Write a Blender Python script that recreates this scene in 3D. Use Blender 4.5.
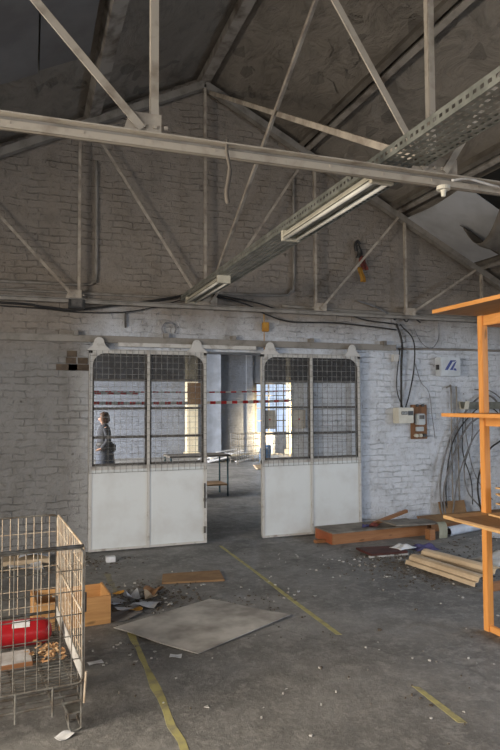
import bpy, bmesh, math, random
from mathutils import Vector, Matrix
random.seed(7)
for o in list(bpy.data.objects): bpy.data.objects.remove(o)
S = bpy.context.scene
COL = S.collection

# ------------------------------------------------------------------ camera
CAM_F, CAM_YAW, CAM_PIT, CAM_ROL = 621.92, 0.34114, 0.046697, -0.0046765
def cam_axes():
    cy, sy, cp, sp = math.cos(CAM_YAW), math.sin(CAM_YAW), math.cos(CAM_PIT), math.sin(CAM_PIT)
    w = Vector((sy*cp, cy*cp, sp)); rt = Vector((cy, -sy, 0)); up = rt.cross(w)
    r = rt*math.cos(CAM_ROL)+up*math.sin(CAM_ROL); u = -rt*math.sin(CAM_ROL)+up*math.cos(CAM_ROL)
    return r, u, w
cd = bpy.data.cameras.new('camera'); cam = bpy.data.objects.new('camera', cd); COL.objects.link(cam)
r, u, w = cam_axes()
M = Matrix((r, u, -w)).transposed().to_4x4(); M.translation = Vector((0, 0, 1.7)); cam.matrix_world = M
cd.sensor_fit = 'VERTICAL'; cd.sensor_height = 36; cd.sensor_width = 24; cd.lens = CAM_F/750*36; cd.clip_start = .05; cd.clip_end = 200
S.camera = cam

# ------------------------------------------------------------------ world, daylight, exposure
W = bpy.data.worlds.new('sky'); S.world = W; W.use_nodes = True
bg = W.node_tree.nodes['Background']; bg.inputs[0].default_value = (.62, .76, 1, 1); bg.inputs[1].default_value = 1.3
def daylight(name, loc, aim, sx, sy, watts, col, spread=180):
    l = bpy.data.lights.new(name, 'AREA'); l.shape = 'RECTANGLE'; l.size = sx; l.size_y = sy; l.energy = watts; l.color = col; l.spread = math.radians(spread)
    o = bpy.data.objects.new(name, l); COL.objects.link(o); o.location = loc
    o.rotation_euler = (Vector(aim)-Vector(loc)).to_track_quat('-Z', 'Y').to_euler(); return o
WARM = (1, .87, .70); COOL = (.70, .83, 1); NEUT = (1, .95, .88)
for yc in (-3.6, -.6, 2.4):
    daylight('daylight_west', (-4.5, yc, 2.1), (0, yc+.6, .2), 2.2, 1.5, {-3.6: 200, -.6: 380, 2.4: 660}[yc], WARM if yc > 0 else NEUT)
for yc in (0.5, 3.6):
    daylight('daylight_east', (8.5, yc, 2.2), (4, yc+.6, .6), 2.0, 1.5, 190, COOL)
for xc in (-1.0, 2.0, 5.0):
    daylight('daylight_back', (xc, -6.9, 2.4), (xc, 0, .0), 2.2, 1.7, 70, NEUT)
daylight('daylight_far_end', (7.95, 20.8, 2.0), (6, 12, -.6), 1.5, 1.6, 150, COOL)
for yc in (13.0, 17.0):
    daylight('daylight_far_west', (-3.3, yc, 2.6), (3.5, yc+1.6, .0), 2.6, 1.8, 700, (1, .97, .94), 100)
daylight('daylight_far_east', (11.0, 16.0, 2.2), (8.45, 19.5, 1.1), .8, 1.6, 230, (1, .76, .44), 22)
S.view_settings.view_transform = 'Standard'; S.view_settings.look = 'None'; S.view_settings.gamma = 1
S.view_settings.use_curve_mapping = False; S.view_settings.exposure = -.2

# ------------------------------------------------------------------ materials
class NT:
    def __init__(s, name):
        s.m = bpy.data.materials.new(name); s.m.use_nodes = True; s.t = s.m.node_tree
        s.b = s.t.nodes['Principled BSDF']; s.b.inputs['Specular IOR Level'].default_value = .3
    def n(s, typ, **kw):
        o = s.t.nodes.new(typ)
        for k, v in kw.items(): setattr(o, k, v)
        return o
    def l(s, a, b): s.t.links.new(a, b)
    def val(s, sock, v):
        if isinstance(v, (int, float)): sock.default_value = v
        elif isinstance(v, tuple): sock.default_value = (*v, 1) if len(v) == 3 and len(sock.default_value) == 4 else v
        else: s.l(v, sock)
    def coord(s): return s.n('ShaderNodeTexCoord').outputs['Object']
    def noise(s, vec, scale, detail=4, rough=.6, dist=0):
        o = s.n('ShaderNodeTexNoise'); s.l(vec, o.inputs['Vector'])
        o.inputs['Scale'].default_value = scale; o.inputs['Detail'].default_value = detail
        o.inputs['Roughness'].default_value = rough; o.inputs['Distortion'].default_value = dist
        return o.outputs['Fac']
    def ramp(s, f, a, b, lo=0., hi=1.):
        o = s.n('ShaderNodeMapRange'); s.val(o.inputs[0], f)
        for i, v in zip((1, 2, 3, 4), (a, b, lo, hi)): o.inputs[i].default_value = v
        return o.outputs[0]
    def mix(s, f, a, b, mode='MIX'):
        o = s.n('ShaderNodeMix', data_type='RGBA', blend_type=mode)
        s.val(o.inputs[0], f); s.val(o.inputs[6], a); s.val(o.inputs[7], b); return o.outputs[2]
    def math(s, op, a, b=0.):
        o = s.n('ShaderNodeMath', operation=op); s.val(o.inputs[0], a); s.val(o.inputs[1], b); return o.outputs[0]
    def bump(s, h, strength, dist=.01):
        o = s.n('ShaderNodeBump'); o.inputs['Strength'].default_value = strength; o.inputs['Distance'].default_value = dist
        s.l(h, o.inputs['Height']); s.l(o.outputs[0], s.b.inputs['Normal'])

def mat(name, base, alt=None, scale=6, rough=.7, metal=0., bump=0., lo=.4, hi=.62, stretch=None, alpha=1.):
    t = NT(name); c = t.coord()
    if stretch:
        mp = t.n('ShaderNodeMapping'); mp.inputs['Scale'].default_value = stretch; t.l(c, mp.inputs['Vector']); c = mp.outputs[0]
    f = t.noise(c, scale)
    t.l(t.mix(t.ramp(f, lo, hi), base, alt or tuple(x*.75 for x in base)), t.b.inputs['Base Color'])
    t.b.inputs['Roughness'].default_value = rough; t.b.inputs['Metallic'].default_value = metal
    if bump: t.bump(t.noise(c, scale*5), bump)
    if alpha < 1: t.b.inputs['Alpha'].default_value = alpha
    return t.m

def brick_mat(name, axis, low, high, split, under=(.16, .13, .11), dirt=(.12, .11, .1), peel=.66, west=None):
    """painted brickwork: axis is the horizontal coordinate; two coats of paint meet at the height `split`"""
    t = NT(name); c = t.coord()
    sp = t.n('ShaderNodeSeparateXYZ'); t.l(c, sp.inputs[0]); h = sp.outputs[0 if axis == 'x' else 1]; z = sp.outputs[2]
    cb = t.n('ShaderNodeCombineXYZ'); t.l(h, cb.inputs[0]); t.l(z, cb.inputs[1])
    wob = t.n('ShaderNodeTexNoise'); t.l(cb.outputs[0], wob.inputs['Vector']); wob.inputs['Scale'].default_value = 5; wob.inputs['Detail'].default_value = 3
    va = t.n('ShaderNodeVectorMath', operation='MULTIPLY_ADD'); t.l(wob.outputs['Color'], va.inputs[0]); va.inputs[1].default_value = (.085, .07, 0); t.l(cb.outputs[0], va.inputs[2])
    br = t.n('ShaderNodeTexBrick'); t.l(va.outputs[0], br.inputs['Vector'])
    br.inputs['Scale'].default_value = 1; br.inputs['Brick Width'].default_value = .24; br.inputs['Row Height'].default_value = .079
    br.inputs['Mortar Size'].default_value = .009; br.inputs['Mortar Smooth'].default_value = .9
    br.inputs['Color1'].default_value = (.75, .75, .75, 1); br.inputs['Color2'].default_value = (1, 1, 1, 1); br.inputs['Mortar'].default_value = (.96, .96, .96, 1)
    big = t.noise(c, .9, 4, .6); mid = t.noise(c, 3.2, 6, .68); fine = t.noise(c, 14, 6, .75); huge = t.noise(c, .45, 3)
    edge = t.math('ADD', z, t.math('MULTIPLY', t.math('SUBTRACT', big, .5), .7))
    lo_ = low if west is None else t.mix(t.ramp(h, .4, .9), west, low)
    if west: edge = t.math('ADD', edge, t.ramp(h, .3, .9, .34, 0))
    paint = t.mix(t.ramp(edge, split-.22, split+.22), lo_, high)
    paint = t.mix(t.ramp(mid, .48, .75, 0, .5), paint, dirt)
    paint = t.mix(t.math('MULTIPLY', t.ramp(fine, .60, .68), t.ramp(mid, .46, .60)), paint, (.10, .085, .07))
    paint = t.mix(t.ramp(fine, .50, .8, 0, .5), paint, dirt)
    paint = t.mix(t.ramp(br.outputs['Color'], .7, 1., .10, 0), paint, dirt)
    gap = t.math('MULTIPLY', br.outputs['Fac'], t.ramp(t.noise(c, 6.5, 6, .78), .53, .66))
    paint = t.mix(t.math('MULTIPLY', gap, .5), paint, (.06, .052, .045))
    spl = t.math('MULTIPLY', t.ramp(t.noise(c, 7, 6, .72), peel, peel+.03), t.ramp(big, .42, .55))
    paint = t.mix(spl, paint, under)
    t.l(paint, t.b.inputs['Base Color']); t.b.inputs['Roughness'].default_value = .8
    jn = t.ramp(t.noise(c, 3.8, 6, .75), .46, .64, .05, .9)
    hh = t.math('ADD', t.math('MULTIPLY', t.math('MULTIPLY', br.outputs['Fac'], jn), -.9), t.math('MULTIPLY', fine, 1.0))
    hh = t.math('ADD', hh, t.math('MULTIPLY', mid, 1.3)); hh = t.math('SUBTRACT', hh, t.math('MULTIPLY', spl, .8))
    t.bump(hh, .9, .028)
    return t.m

def floor_mat():
    t = NT('worn_concrete'); c = t.coord()
    big = t.noise(c, .7, 5, .65); mid = t.noise(c, 2.6, 6, .7, .4); fine = t.noise(c, 22, 6, .75); grit = t.noise(c, 90, 2, .6)
    col = t.mix(t.ramp(big, .35, .65), (.13, .127, .122), (.27, .264, .252))
    col = t.mix(t.ramp(mid, .4, .7, 0, .5), col, (.11, .108, .105))
    col = t.mix(t.ramp(fine, .52, .72, 0, .7), col, (.36, .35, .335))
    col = t.mix(t.ramp(grit, .62, .72, 0, .5), col, (.05, .05, .05))
    vo = t.n('ShaderNodeTexVoronoi', feature='DISTANCE_TO_EDGE'); vo.inputs['Scale'].default_value = .38
    wn = t.n('ShaderNodeTexNoise'); t.l(c, wn.inputs['Vector']); wn.inputs['Scale'].default_value = 3
    va = t.n('ShaderNodeVectorMath', operation='MULTIPLY_ADD'); t.l(wn.outputs['Color'], va.inputs[0]); va.inputs[1].default_value = (.35, .35, 0); t.l(c, va.inputs[2])
    t.l(va.outputs[0], vo.inputs['Vector'])
    crack = t.ramp(vo.outputs['Distance'], .002, .006, .3, 0)
    col = t.mix(crack, col, (.05, .05, .05))
    col = t.mix(t.ramp(t.noise(c, 7, 6, .8, .3), .50, .62, 0, .55), col, (.34, .33, .31))
    col = t.mix(t.ramp(t.noise(c, 1.5, 6, .75, .6), .56, .7, 0, .55), col, (.075, .07, .066))
    t.l(col, t.b.inputs['Base Color']); t.l(t.ramp(mid, .3, .7, .5, .8), t.b.inputs['Roughness'])
    t.bump(t.math('ADD', t.math('MULTIPLY', fine, .7), t.math('MULTIPLY', mid, .6)), .6, .02)
    return t.m

def roof_mat():
    t = NT('peeling_ceiling'); c = t.coord()
    mp = t.n('ShaderNodeMapping'); mp.inputs['Scale'].default_value = (1, .6, 1); t.l(c, mp.inputs['Vector']); c = mp.outputs[0]
    big = t.noise(c, 1.1, 5, .62, .5); mid = t.noise(c, 4, 6, .68, .8)
    col = t.mix(t.ramp(big, .4, .62), (.20, .178, .152), (.255, .23, .20))
    col = t.mix(t.ramp(mid, .50, .68, 0, .7), col, (.12, .105, .09))
    vo = t.n('ShaderNodeTexVoronoi'); vo.inputs['Scale'].default_value = 8; t.l(c, vo.inputs['Vector'])
    patch = t.math('MULTIPLY', t.ramp(vo.outputs['Color'], .80, .84, 0, .55), t.ramp(big, .45, .5))
    col = t.mix(patch, col, (.10, .09, .08))
    t.l(col, t.b.inputs['Base Color']); t.b.inputs['Roughness'].default_value = .85
    t.bump(t.math('SUBTRACT', mid, patch), .9, .06)
    return t.m

def plank_mat(name, a, b, rough=.55, axis=1, knots=True):
    t = NT(name); c = t.coord()
    sc = [14, 14, 14]; sc[axis] = 1.2
    mp = t.n('ShaderNodeMapping'); mp.inputs['Scale'].default_value = sc; t.l(c, mp.inputs['Vector'])
    g = t.noise(mp.outputs[0], 2.2, 5, .6, 1.2)
    col = t.mix(t.ramp(g, .35, .68), a, b)
    if knots:
        mk = t.n('ShaderNodeMapping'); mk.inputs['Scale'].default_value = [3 if i == axis else 9 for i in range(3)]; t.l(c, mk.inputs['Vector'])
        col = t.mix(t.ramp(t.noise(mk.outputs[0], 1.3, 1), .72, .78, 0, .7), col, tuple(x*.3 for x in a))
    t.l(col, t.b.inputs['Base Color']); t.b.inputs['Roughness'].default_value = rough
    return t.m

MT = dict(
    wall_back=brick_mat('painted_brick_gable', 'x', (.72, .76, .83), (.30, .262, .225), 2.66, west=(.27, .265, .26)),
    wall_side=brick_mat('painted_brick_side', 'y', (.42, .42, .42), (.28, .26, .24), 2.6),
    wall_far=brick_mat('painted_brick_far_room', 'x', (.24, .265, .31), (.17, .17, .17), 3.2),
    floor=floor_mat(), roof=roof_mat(),
    brown_brick=mat('bare_brown_brick', (.13, .10, .075), (.07, .055, .045), 9, .9, bump=.6),
    steel=mat('cream_painted_steel', (.42, .375, .315), (.23, .19, .15), 7, .55, bump=.1, lo=.5, hi=.75),
    steel_wall=mat('brace_paint', (.46, .405, .335), (.27, .23, .19), 6, .6),
    steel_dim=mat('grimy_painted_steel', (.27, .25, .225), (.16, .145, .125), 6, .6, lo=.45, hi=.7),
    purlin=mat('old_purlin_paint', (.30, .275, .245), (.10, .08, .065), 4, .75, lo=.45, hi=.68),
    white=mat('white_door_paint', (.70, .735, .75), (.60, .61, .61), 2.5, .4, lo=.45, hi=.75),
    offwhite=mat('aged_white_paint', (.56, .55, .53), (.30, .27, .24), 9, .5, lo=.52, hi=.72),
    dark_steel=mat('dark_glazing_steel', (.075, .07, .066), (.14, .13, .12), 12, .5),
    mesh=mat('mesh_wire_paint', (.27, .27, .265), (.10, .10, .095), 20, .5),
    galv=mat('galvanised_steel', (.26, .265, .235), (.16, .165, .145), 8, .5, .5),
    cream=mat('cream_light_fitting', (.54, .51, .42), (.42, .39, .31), 5, .45),
    tube=mat('unlit_tube_glass', (.58, .57, .52), (.5, .49, .45), 5, .35),
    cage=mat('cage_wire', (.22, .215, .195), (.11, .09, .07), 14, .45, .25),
    cage_lit=mat('cage_lit_wire', (.62, .54, .43), (.46, .34, .23), 14, .5, .1),  # warm light on the lit cage panels is put into this wire colour
    red=mat('red_cylinder_paint', (.40, .014, .022), (.30, .012, .016), 5, .3),
    pine=plank_mat('orange_pine', (.74, .34, .10), (.60, .25, .06), .45, 2),
    pine_y=plank_mat('orange_pine_rail', (.70, .32, .10), (.56, .24, .06), .45, 1),
    ply=plank_mat('plywood_sheet', (.62, .40, .19), (.50, .30, .13), .5, 1),
    ply_dark=plank_mat('plywood_sheet_dark', (.40, .25, .13), (.30, .18, .09), .6, 1),  # darker plywood; on the rack's top board it carries painted underside shade
    crate=plank_mat('crate_plywood', (.60, .34, .14), (.48, .25, .10), .6, 0),
    orange=plank_mat('orange_varnish', (.36, .175, .08), (.27, .125, .058), .5, 0),
    grey_ply=mat('dusty_board_top', (.27, .245, .21), (.16, .14, .12), 5, .8),
    cardboard=mat('brown_cardboard', (.30, .19, .10), (.22, .13, .07), 5, .85),
    fibre=mat('grey_fibreboard', (.52, .50, .465), (.26, .245, .225), 2.2, .8, bump=.15),
    beige=mat('beige_channel', (.60, .48, .34), (.48, .37, .25), 4, .7),
    maroon=mat('maroon_board', (.10, .035, .03), (.06, .025, .02), 6, .6),
    paper=mat('old_paper', (.72, .74, .78), (.55, .55, .55), 7, .8),
    bluegrey_paper=mat('blue_grey_paper', (.58, .61, .68), (.45, .47, .52), 7, .8),
    yellow=mat('yellow_floor_paint', (.42, .38, .16), (.24, .225, .16), 12, .8, lo=.46, hi=.72),
    black=mat('black_cable', (.02, .02, .022), (.035, .033, .03), 8, .5),
    grey_cable=mat('grey_cable', (.22, .22, .23), (.12, .12, .12), 8, .5),
    plastic=mat('ivory_plastic', (.66, .64, .56), (.55, .52, .44), 6, .4),
    greyplastic=mat('grey_plastic', (.52, .55, .56), (.42, .44, .45), 6, .4),
    blacktrim=mat('black_trim', (.03, .03, .03), (.05, .05, .05), 8, .4),
    backboard=plank_mat('meter_backboard', (.25, .125, .06), (.17, .08, .04), .7, 2),
    navy=mat('navy_print', (.03, .045, .22), (.04, .06, .27), 8, .4),
    tarp=mat('brown_tarp', (.17, .15, .125), (.10, .085, .07), 3, .85),
    pale_board=mat('pale_ceiling_board', (.47, .48, .50), (.36, .36, .37), 1.6, .8),
    dark_board=mat('dark_ceiling_board', (.17, .165, .165), (.13, .125, .125), 1.6, .8),
    void=mat('roof_hole_dark', (.012, .012, .012), (.02, .018, .016), 3, .9),  # black for the unlit inside of a roof hole
    leaf=mat('dry_leaves', (.34, .17, .075), (.55, .38, .22), 25, .8),
    orange_rag=mat('yellow_rag', (.50, .27, .05), (.38, .19, .04), 9, .8),
    red_rag=mat('red_rag', (.25, .06, .045), (.10, .04, .04), 9, .8),
    blue_cloth=mat('blue_purple_cloth', (.09, .08, .20), (.05, .05, .10), 9, .85, bump=.3),
    litter_top=mat('dusty_white_top', (.50, .50, .50), (.33, .31, .29), 9, .8),
    brown_paper=mat('crumpled_brown_paper', (.20, .11, .06), (.30, .18, .10), 14, .85),
    dirt=mat('dark_dirt', (.07, .058, .045), (.12, .10, .08), 6, .9),
    litter=mat('scattered_litter', (.45, .44, .42), (.10, .08, .06), 3, .85, lo=.48, hi=.52),
    teal=mat('blue_green_tube', (.055, .12, .14), (.04, .08, .09), 8, .4, .2),
    tape_red=mat('tape_red', (.65, .03, .03), (.55, .03, .03), 5, .4),
    tape_white=mat('tape_white', (.80, .78, .74), (.7, .68, .64), 5, .4),
    blue_drum=mat('blue_drum', (.10, .22, .40), (.08, .16, .3), 5, .5),
    column=mat('pale_column_paint', (.80, .72, .52), (.70, .60, .42), 4, .6),
    skin=mat('skin', (.50, .30, .21), (.46, .27, .19), 9, .5),
    hair=mat('brown_hair', (.10, .045, .022), (.06, .03, .015), 30, .6, stretch=(1, 1, .2)),
    jacket=mat('charcoal_jacket', (.060, .062, .072), (.04, .042, .05), 12, .9),
    skirt=mat('slate_skirt', (.085, .095, .12), (.06, .068, .09), 10, .9),
    belt=mat('dark_bag_leather', (.035, .03, .027), (.02, .02, .02), 9, .6),
)
g = NT('dark_glass'); g.b.inputs['Base Color'].default_value = (.05, .047, .045, 1); g.b.inputs['Roughness'].default_value = .6
g.l(g.ramp(g.noise(g.coord(), 3, 5, .6), .3, .7, .62, .86), g.b.inputs['Alpha']); MT['dark_tint'] = g.m
g = NT('dusty_glass'); g.b.inputs['Base Color'].default_value = (.30, .31, .32, 1); g.b.inputs['Roughness'].default_value = .4
g.l(g.ramp(g.noise(g.coord(), 3, 5, .6), .3, .7, .03, .10), g.b.inputs['Alpha']); MT['glass'] = g.m

# ------------------------------------------------------------------ mesh builder
class MB:
    def __init__(s): s.v = []; s.f = []
    def add(s, vs, fs):
        b = len(s.v); s.v += [tuple(x) for x in vs]; s.f += [tuple(i+b for i in f) for f in fs]; return s
    def box(s, a, b):
        x0, y0, z0 = a; x1, y1, z1 = b
        return s.add([(x0, y0, z0), (x1, y0, z0), (x1, y1, z0), (x0, y1, z0), (x0, y0, z1), (x1, y0, z1), (x1, y1, z1), (x0, y1, z1)],
                     [(0, 3, 2, 1), (4, 5, 6, 7), (0, 1, 5, 4), (1, 2, 6, 5), (2, 3, 7, 6), (3, 0, 4, 7)])
    def hexa(s, lo, hi):      # four bottom points, four top points
        return s.add(list(lo)+list(hi), [(0, 3, 2, 1), (4, 5, 6, 7), (0, 1, 5, 4), (1, 2, 6, 5), (2, 3, 7, 6), (3, 0, 4, 7)])
    def bar(s, p, q, w, h, side=(0, 1, 0), o1=0, o2=0):   # w across, h along `side`
        p, q = Vector(p), Vector(q); d = (q-p).normalized(); n = Vector(side); n = (n-d*n.dot(d)).normalized(); a = d.cross(n)
        p = p+a*o1+n*o2; q = q+a*o1+n*o2
        c = [(-1, -1), (1, -1), (1, 1), (-1, 1)]
        return s.hexa([p+a*(i*w/2)+n*(j*h/2) for i, j in c], [q+a*(i*w/2)+n*(j*h/2) for i, j in c])
    def angle(s, p, q, w, t=.008, side=(0, 1, 0), flip=1):  # rolled steel angle: one leg facing the room, one leg edge-on
        s.bar(p, q, w, t, side); s.bar(p, q, t, w, side, o1=flip*(w/2-t/2), o2=w/2); return s
    def tube(s, pts, r, n=6, cap=True):
        pts = [Vector(p) for p in pts]; rings = []; up = None
        rr = r if isinstance(r, (list, tuple)) else [r]*len(pts)
        for i, p in enumerate(pts):
            d = (pts[min(i+1, len(pts)-1)]-pts[max(i-1, 0)])
            d = d.normalized() if d.length > 1e-9 else Vector((0, 0, 1))
            if up is None: up = Vector((0, 0, 1)) if abs(d.z) < .9 else Vector((1, 0, 0))
            a = d.cross(up)
            if a.length < 1e-4: a = d.cross(Vector((1, .3, 0)))
            a.normalize(); b = a.cross(d).normalized(); up = b
            rings.append([p+(a*math.cos(2*math.pi*k/n)+b*math.sin(2*math.pi*k/n))*rr[i] for k in range(n)])
        vs = [v for g_ in rings for v in g_]; fs = []
        for i in range(len(pts)-1):
            for k in range(n):
                fs.append((i*n+k, i*n+(k+1) % n, (i+1)*n+(k+1) % n, (i+1)*n+k))
        if cap: fs.append(tuple(range(n-1, -1, -1))); fs.append(tuple((len(pts)-1)*n+k for k in range(n)))
        return s.add(vs, fs)
    def wire(s, p, q, r=.0025): return s.tube([p, q], r, 4)
    def prism(s, poly, vec):   # planar polygon pushed along vec
        n = len(poly); v = Vector(vec); p = [Vector(x) for x in poly]
        return s.add(p+[x+v for x in p], [tuple(range(n-1, -1, -1)), tuple(range(n, 2*n))]+[(i, (i+1) % n, n+(i+1) % n, n+i) for i in range(n)])
    def sheet(s, fn, nu, nv, t=.003):   # bent sheet with a thickness; fn(u,v)->Vector
        P = [[Vector(fn(i/nu, j/nv)) for j in range(nv+1)] for i in range(nu+1)]
        top = [p for row in P for p in row]; N = []
        for i in range(nu+1):
            for j in range(nv+1):
                du = P[min(i+1, nu)][j]-P[max(i-1, 0)][j]; dv = P[i][min(j+1, nv)]-P[i][max(j-1, 0)]
                n = du.cross(dv); N.append(n.normalized() if n.length > 1e-12 else Vector((0, 0, 1)))
        k = len(top); vs = top+[p-n*t for p, n in zip(top, N)]; fs = []; ix = lambda i, j: i*(nv+1)+j
        for i in range(nu):
            for j in range(nv):
                q = (ix(i, j), ix(i+1, j), ix(i+1, j+1), ix(i, j+1)); fs.append(q); fs.append(tuple(k+a for a in reversed(q)))
        for i in range(nu):
            for j in (0, nv): q = (ix(i, j), ix(i+1, j)); fs.append((q[0], q[1], q[1]+k, q[0]+k) if j else (q[1], q[0], q[0]+k, q[1]+k))
        for j in range(nv):
            for i in (0, nu): q = (ix(i, j), ix(i, j+1)); fs.append((q[1], q[0], q[0]+k, q[1]+k) if i else (q[0], q[1], q[1]+k, q[0]+k))
        return s.add(vs, fs)
    def build(s, name, m, parent=None, smooth=False, bevel=0):
        me = bpy.data.meshes.new(name); me.from_pydata(s.v, [], s.f); me.update()
        bm = bmesh.new(); bm.from_mesh(me); bmesh.ops.recalc_face_normals(bm, faces=bm.faces)
        if bevel:
            bmesh.ops.bevel(bm, geom=[e for e in bm.edges if e.calc_face_angle(0) > .6], offset=bevel, segments=2, affect='EDGES', clamp_overlap=True)
        bm.to_mesh(me); bm.free()
        if smooth: me.polygons.foreach_set('use_smooth', [True]*len(me.polygons))
        o = bpy.data.objects.new(name, me); COL.objects.link(o)
        me.materials.append(MT[m] if isinstance(m, str) else m)
        if parent: o.parent = parent
        return o
def tag(o, label, cat, group=None, kind=None):
    o['label'] = label; o['category'] = cat
    if group: o['group'] = group
    if kind: o['kind'] = kind
    return o
def thing(name, label, cat, loc=(0, 0, 0), rz=0, group=None):
    o = bpy.data.objects.new(name, None); COL.objects.link(o); o.location = loc; o.rotation_euler = (0, 0, rz); o.empty_display_size = .05
    return tag(o, label, cat, group)
def struct(mb, name, m, parent=None, label=None, cat=None):
    o = mb.build(name, m, parent); o['kind'] = 'structure'
    if label: o['label'] = label; o['category'] = cat
    return o
def dup(root, loc, rz, label, group=None):
    c = root.copy(); COL.objects.link(c); c.location = loc; c.rotation_euler = (0, 0, rz); c['label'] = label
    if group: c['group'] = group
    for ch in list(root.children):
        k = ch.copy(); COL.objects.link(k); k.parent = c
        for gc in list(ch.children):
            q = gc.copy(); COL.objects.link(q); q.parent = k
    return c
def smooth_path(pts, n=8):      # Catmull-Rom
    P = [Vector(p) for p in pts]; P = [P[0]*2-P[1]]+P+[P[-1]*2-P[-2]]; out = []
    for i in range(1, len(P)-2):
        for k in range(n):
            t = k/n; a, b, c, d = P[i-1:i+3]
            out.append(.5*((2*b)+(c-a)*t+(2*a-5*b+4*c-d)*t*t+(3*b-a-3*c+d)*t**3))
    return out+[P[-2]]
def jag(cx, cy, w, h, rz, n=14, rough=.12, seed=1):
    rnd = random.Random(seed); out = []; e = []
    for i in range(n):
        q = i/n*4; k = int(q); f = q-k
        x, y = [(-1+2*f, -1), (1, -1+2*f), (1-2*f, 1), (-1, 1-2*f)][k]
        x = x*w/2*(1+rnd.uniform(-rough, rough)); y = y*h/2*(1+rnd.uniform(-rough, rough))
        out.append((cx+x*math.cos(rz)-y*math.sin(rz), cy+x*math.sin(rz)+y*math.cos(rz)))
    return out
PI = math.pi

# ------------------------------------------------------------------ setting: shell
XW, XE, YB, YG, YF = -3.5, 7.6, -6.0, 7.5, 20.0          # west, east, back, gable wall, far end
C = 2.03; RIDGE = 5.86
def zr(x): return RIDGE-.5*abs(x-C)                       # underside of the roof
fl = MB(); fl.box((XW-.4, YB-.4, -.2), (11, YF+.4, 0)); struct(fl, 'floor', 'floor')
# gable wall with the wide doorway
DX0, DX1, DH = .70, 3.40, 2.36
m = MB()
def gable(x0, x1, z0):
    xs = sorted({x0, x1} | ({C} if x0 < C < x1 else set()))
    m.prism([(x0, YG, z0), (x1, YG, z0)]+[(x, YG, zr(x)+.1) for x in reversed(xs)], (0, .4, 0))
gable(XW-.3, DX0, 0); gable(DX1, XE+.3, 0); gable(DX0, DX1, DH)
struct(m, 'wall_gable', 'wall_back')
m = MB(); rnd = random.Random(3)                                     # bare bricks where the paint has gone, next to the door
for k in range(3):
    for j in range(2 if k < 2 else 1):
        x0 = .40+j*.125+rnd.uniform(-.02, .02)-(.1 if k == 0 else 0); m.box((x0, YG-.006, 2.10+k*.079), (x0+.115+(.12 if k == 0 else 0), YG+.01, 2.172+k*.079))
m.box((.655, YG-.008, .2), (.70, YG+.02, 2.36))
struct(m, 'trim_1', 'brown_brick')
def side_wall(name, x0, x1, wins, z0=.95, z1=2.62, ya=YB, yb=YG, top=None, m_='wall_side'):
    m = MB(); top = top or zr(x0 if x0 > 0 else x1)+.15
    m.box((x0, ya, 0), (x1, yb, z0)); m.box((x0, ya, z1), (x1, yb, top)); y = ya
    for c_, w_ in wins: m.box((x0, y, z0), (x1, c_-w_/2, z1)); y = c_+w_/2
    m.box((x0, y, z0), (x1, yb, z1)); return struct(m, name, m_)
side_wall('wall_west', XW-.15, XW, [(-3.6, 2), (-.6, 2), (2.4, 2)])
side_wall('wall_east', XE, XE+.15, [(.5, 2), (3.6, 2)])
m = MB(); m.box((XW, YB-.15, 0), (XE, YB, .95)); m.prism([(XW, YB, 2.65), (XE, YB, 2.65), (XE, YB, zr(XE)+.1), (C, YB, RIDGE+.1), (XW, YB, zr(XW)+.1)], (0, -.15, 0))
x = XW
for xc in (-1, 2, 5): m.box((x, YB-.15, .95), (xc-1.05, YB, 2.65)); x = xc+1.05
m.box((x, YB-.15, .95), (XE, YB, 2.65)); struct(m, 'wall_back', brick_mat('painted_brick_rear', 'x', (.40, .40, .40), (.26, .24, .22), 2.6))
m = MB()
for sgn, xe in ((-1, XW-.3), (1, XE+.3)):
    a = [(C, YB-.3, RIDGE), (xe, YB-.3, zr(xe)), (xe, YG+.4, zr(xe)), (C, YG+.4, RIDGE)]
    m.prism(a, (0, 0, .12))
struct(m, 'ceiling', 'roof')
# far room beyond the doorway
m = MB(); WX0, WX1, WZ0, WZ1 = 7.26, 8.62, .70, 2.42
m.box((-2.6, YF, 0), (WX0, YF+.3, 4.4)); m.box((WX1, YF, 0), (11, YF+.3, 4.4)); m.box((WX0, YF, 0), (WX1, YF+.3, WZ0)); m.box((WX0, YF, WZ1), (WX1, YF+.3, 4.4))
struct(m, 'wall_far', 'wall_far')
m = MB(); m.box((5.42, YF-.28, 0), (5.98, YF, 4.4)); struct(m, 'trim_2', mat('pale_pier_paint', (.52, .57, .66), (.42, .46, .53), 3, .7))
m = MB(); m.box((6.95, YF-.1, 0), (7.16, YF, 4.4)); struct(m, 'trim_3', 'wall_far')
m = MB()
m.box((-2.75, 7.9, 0), (-2.6, YF, 1.0)); m.box((-2.75, 7.9, 3.0), (-2.6, YF, 4.4))
for a, b in ((7.9, 11.7), (14.3, 15.7), (18.3, YF)): m.box((-2.75, a, 1), (-2.6, b, 3))
struct(m, 'wall_far_west', 'wall_side')
m = MB(); m.box((10.5, 7.9, 0), (10.65, YF, 1.1)); m.box((10.5, 7.9, 3.2), (10.65, YF, 4.4)); m.box((10.5, 7.9, 1.1), (10.65, 15.3, 3.2)); m.box((10.5, 17.3, 1.1), (10.65, YF, 3.2))
struct(m, 'wall_far_east', 'wall_side')
m = MB(); m.box((-2.75, 7.9, 4.2), (11, YF+.3, 4.4)); struct(m, 'ceiling_far', 'dark_board')
w_ = MB(); w_.box((WX0, YF+.02, WZ0), (WX0+.09, YF+.12, WZ1)); w_.box((WX1-.05, YF+.02, WZ0), (WX1, YF+.12, WZ1)); w_.box((WX0, YF+.02, WZ1-.05), (WX1, YF+.12, WZ1)); w_.box((WX0, YF+.02, WZ0), (WX1, YF+.12, WZ0+.04))
for k in range(1, 5): xx = WX0+k*(WX1-WX0)/5; w_.box((xx-.02, YF+.04, WZ0), (xx+.02, YF+.08, WZ1))
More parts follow.
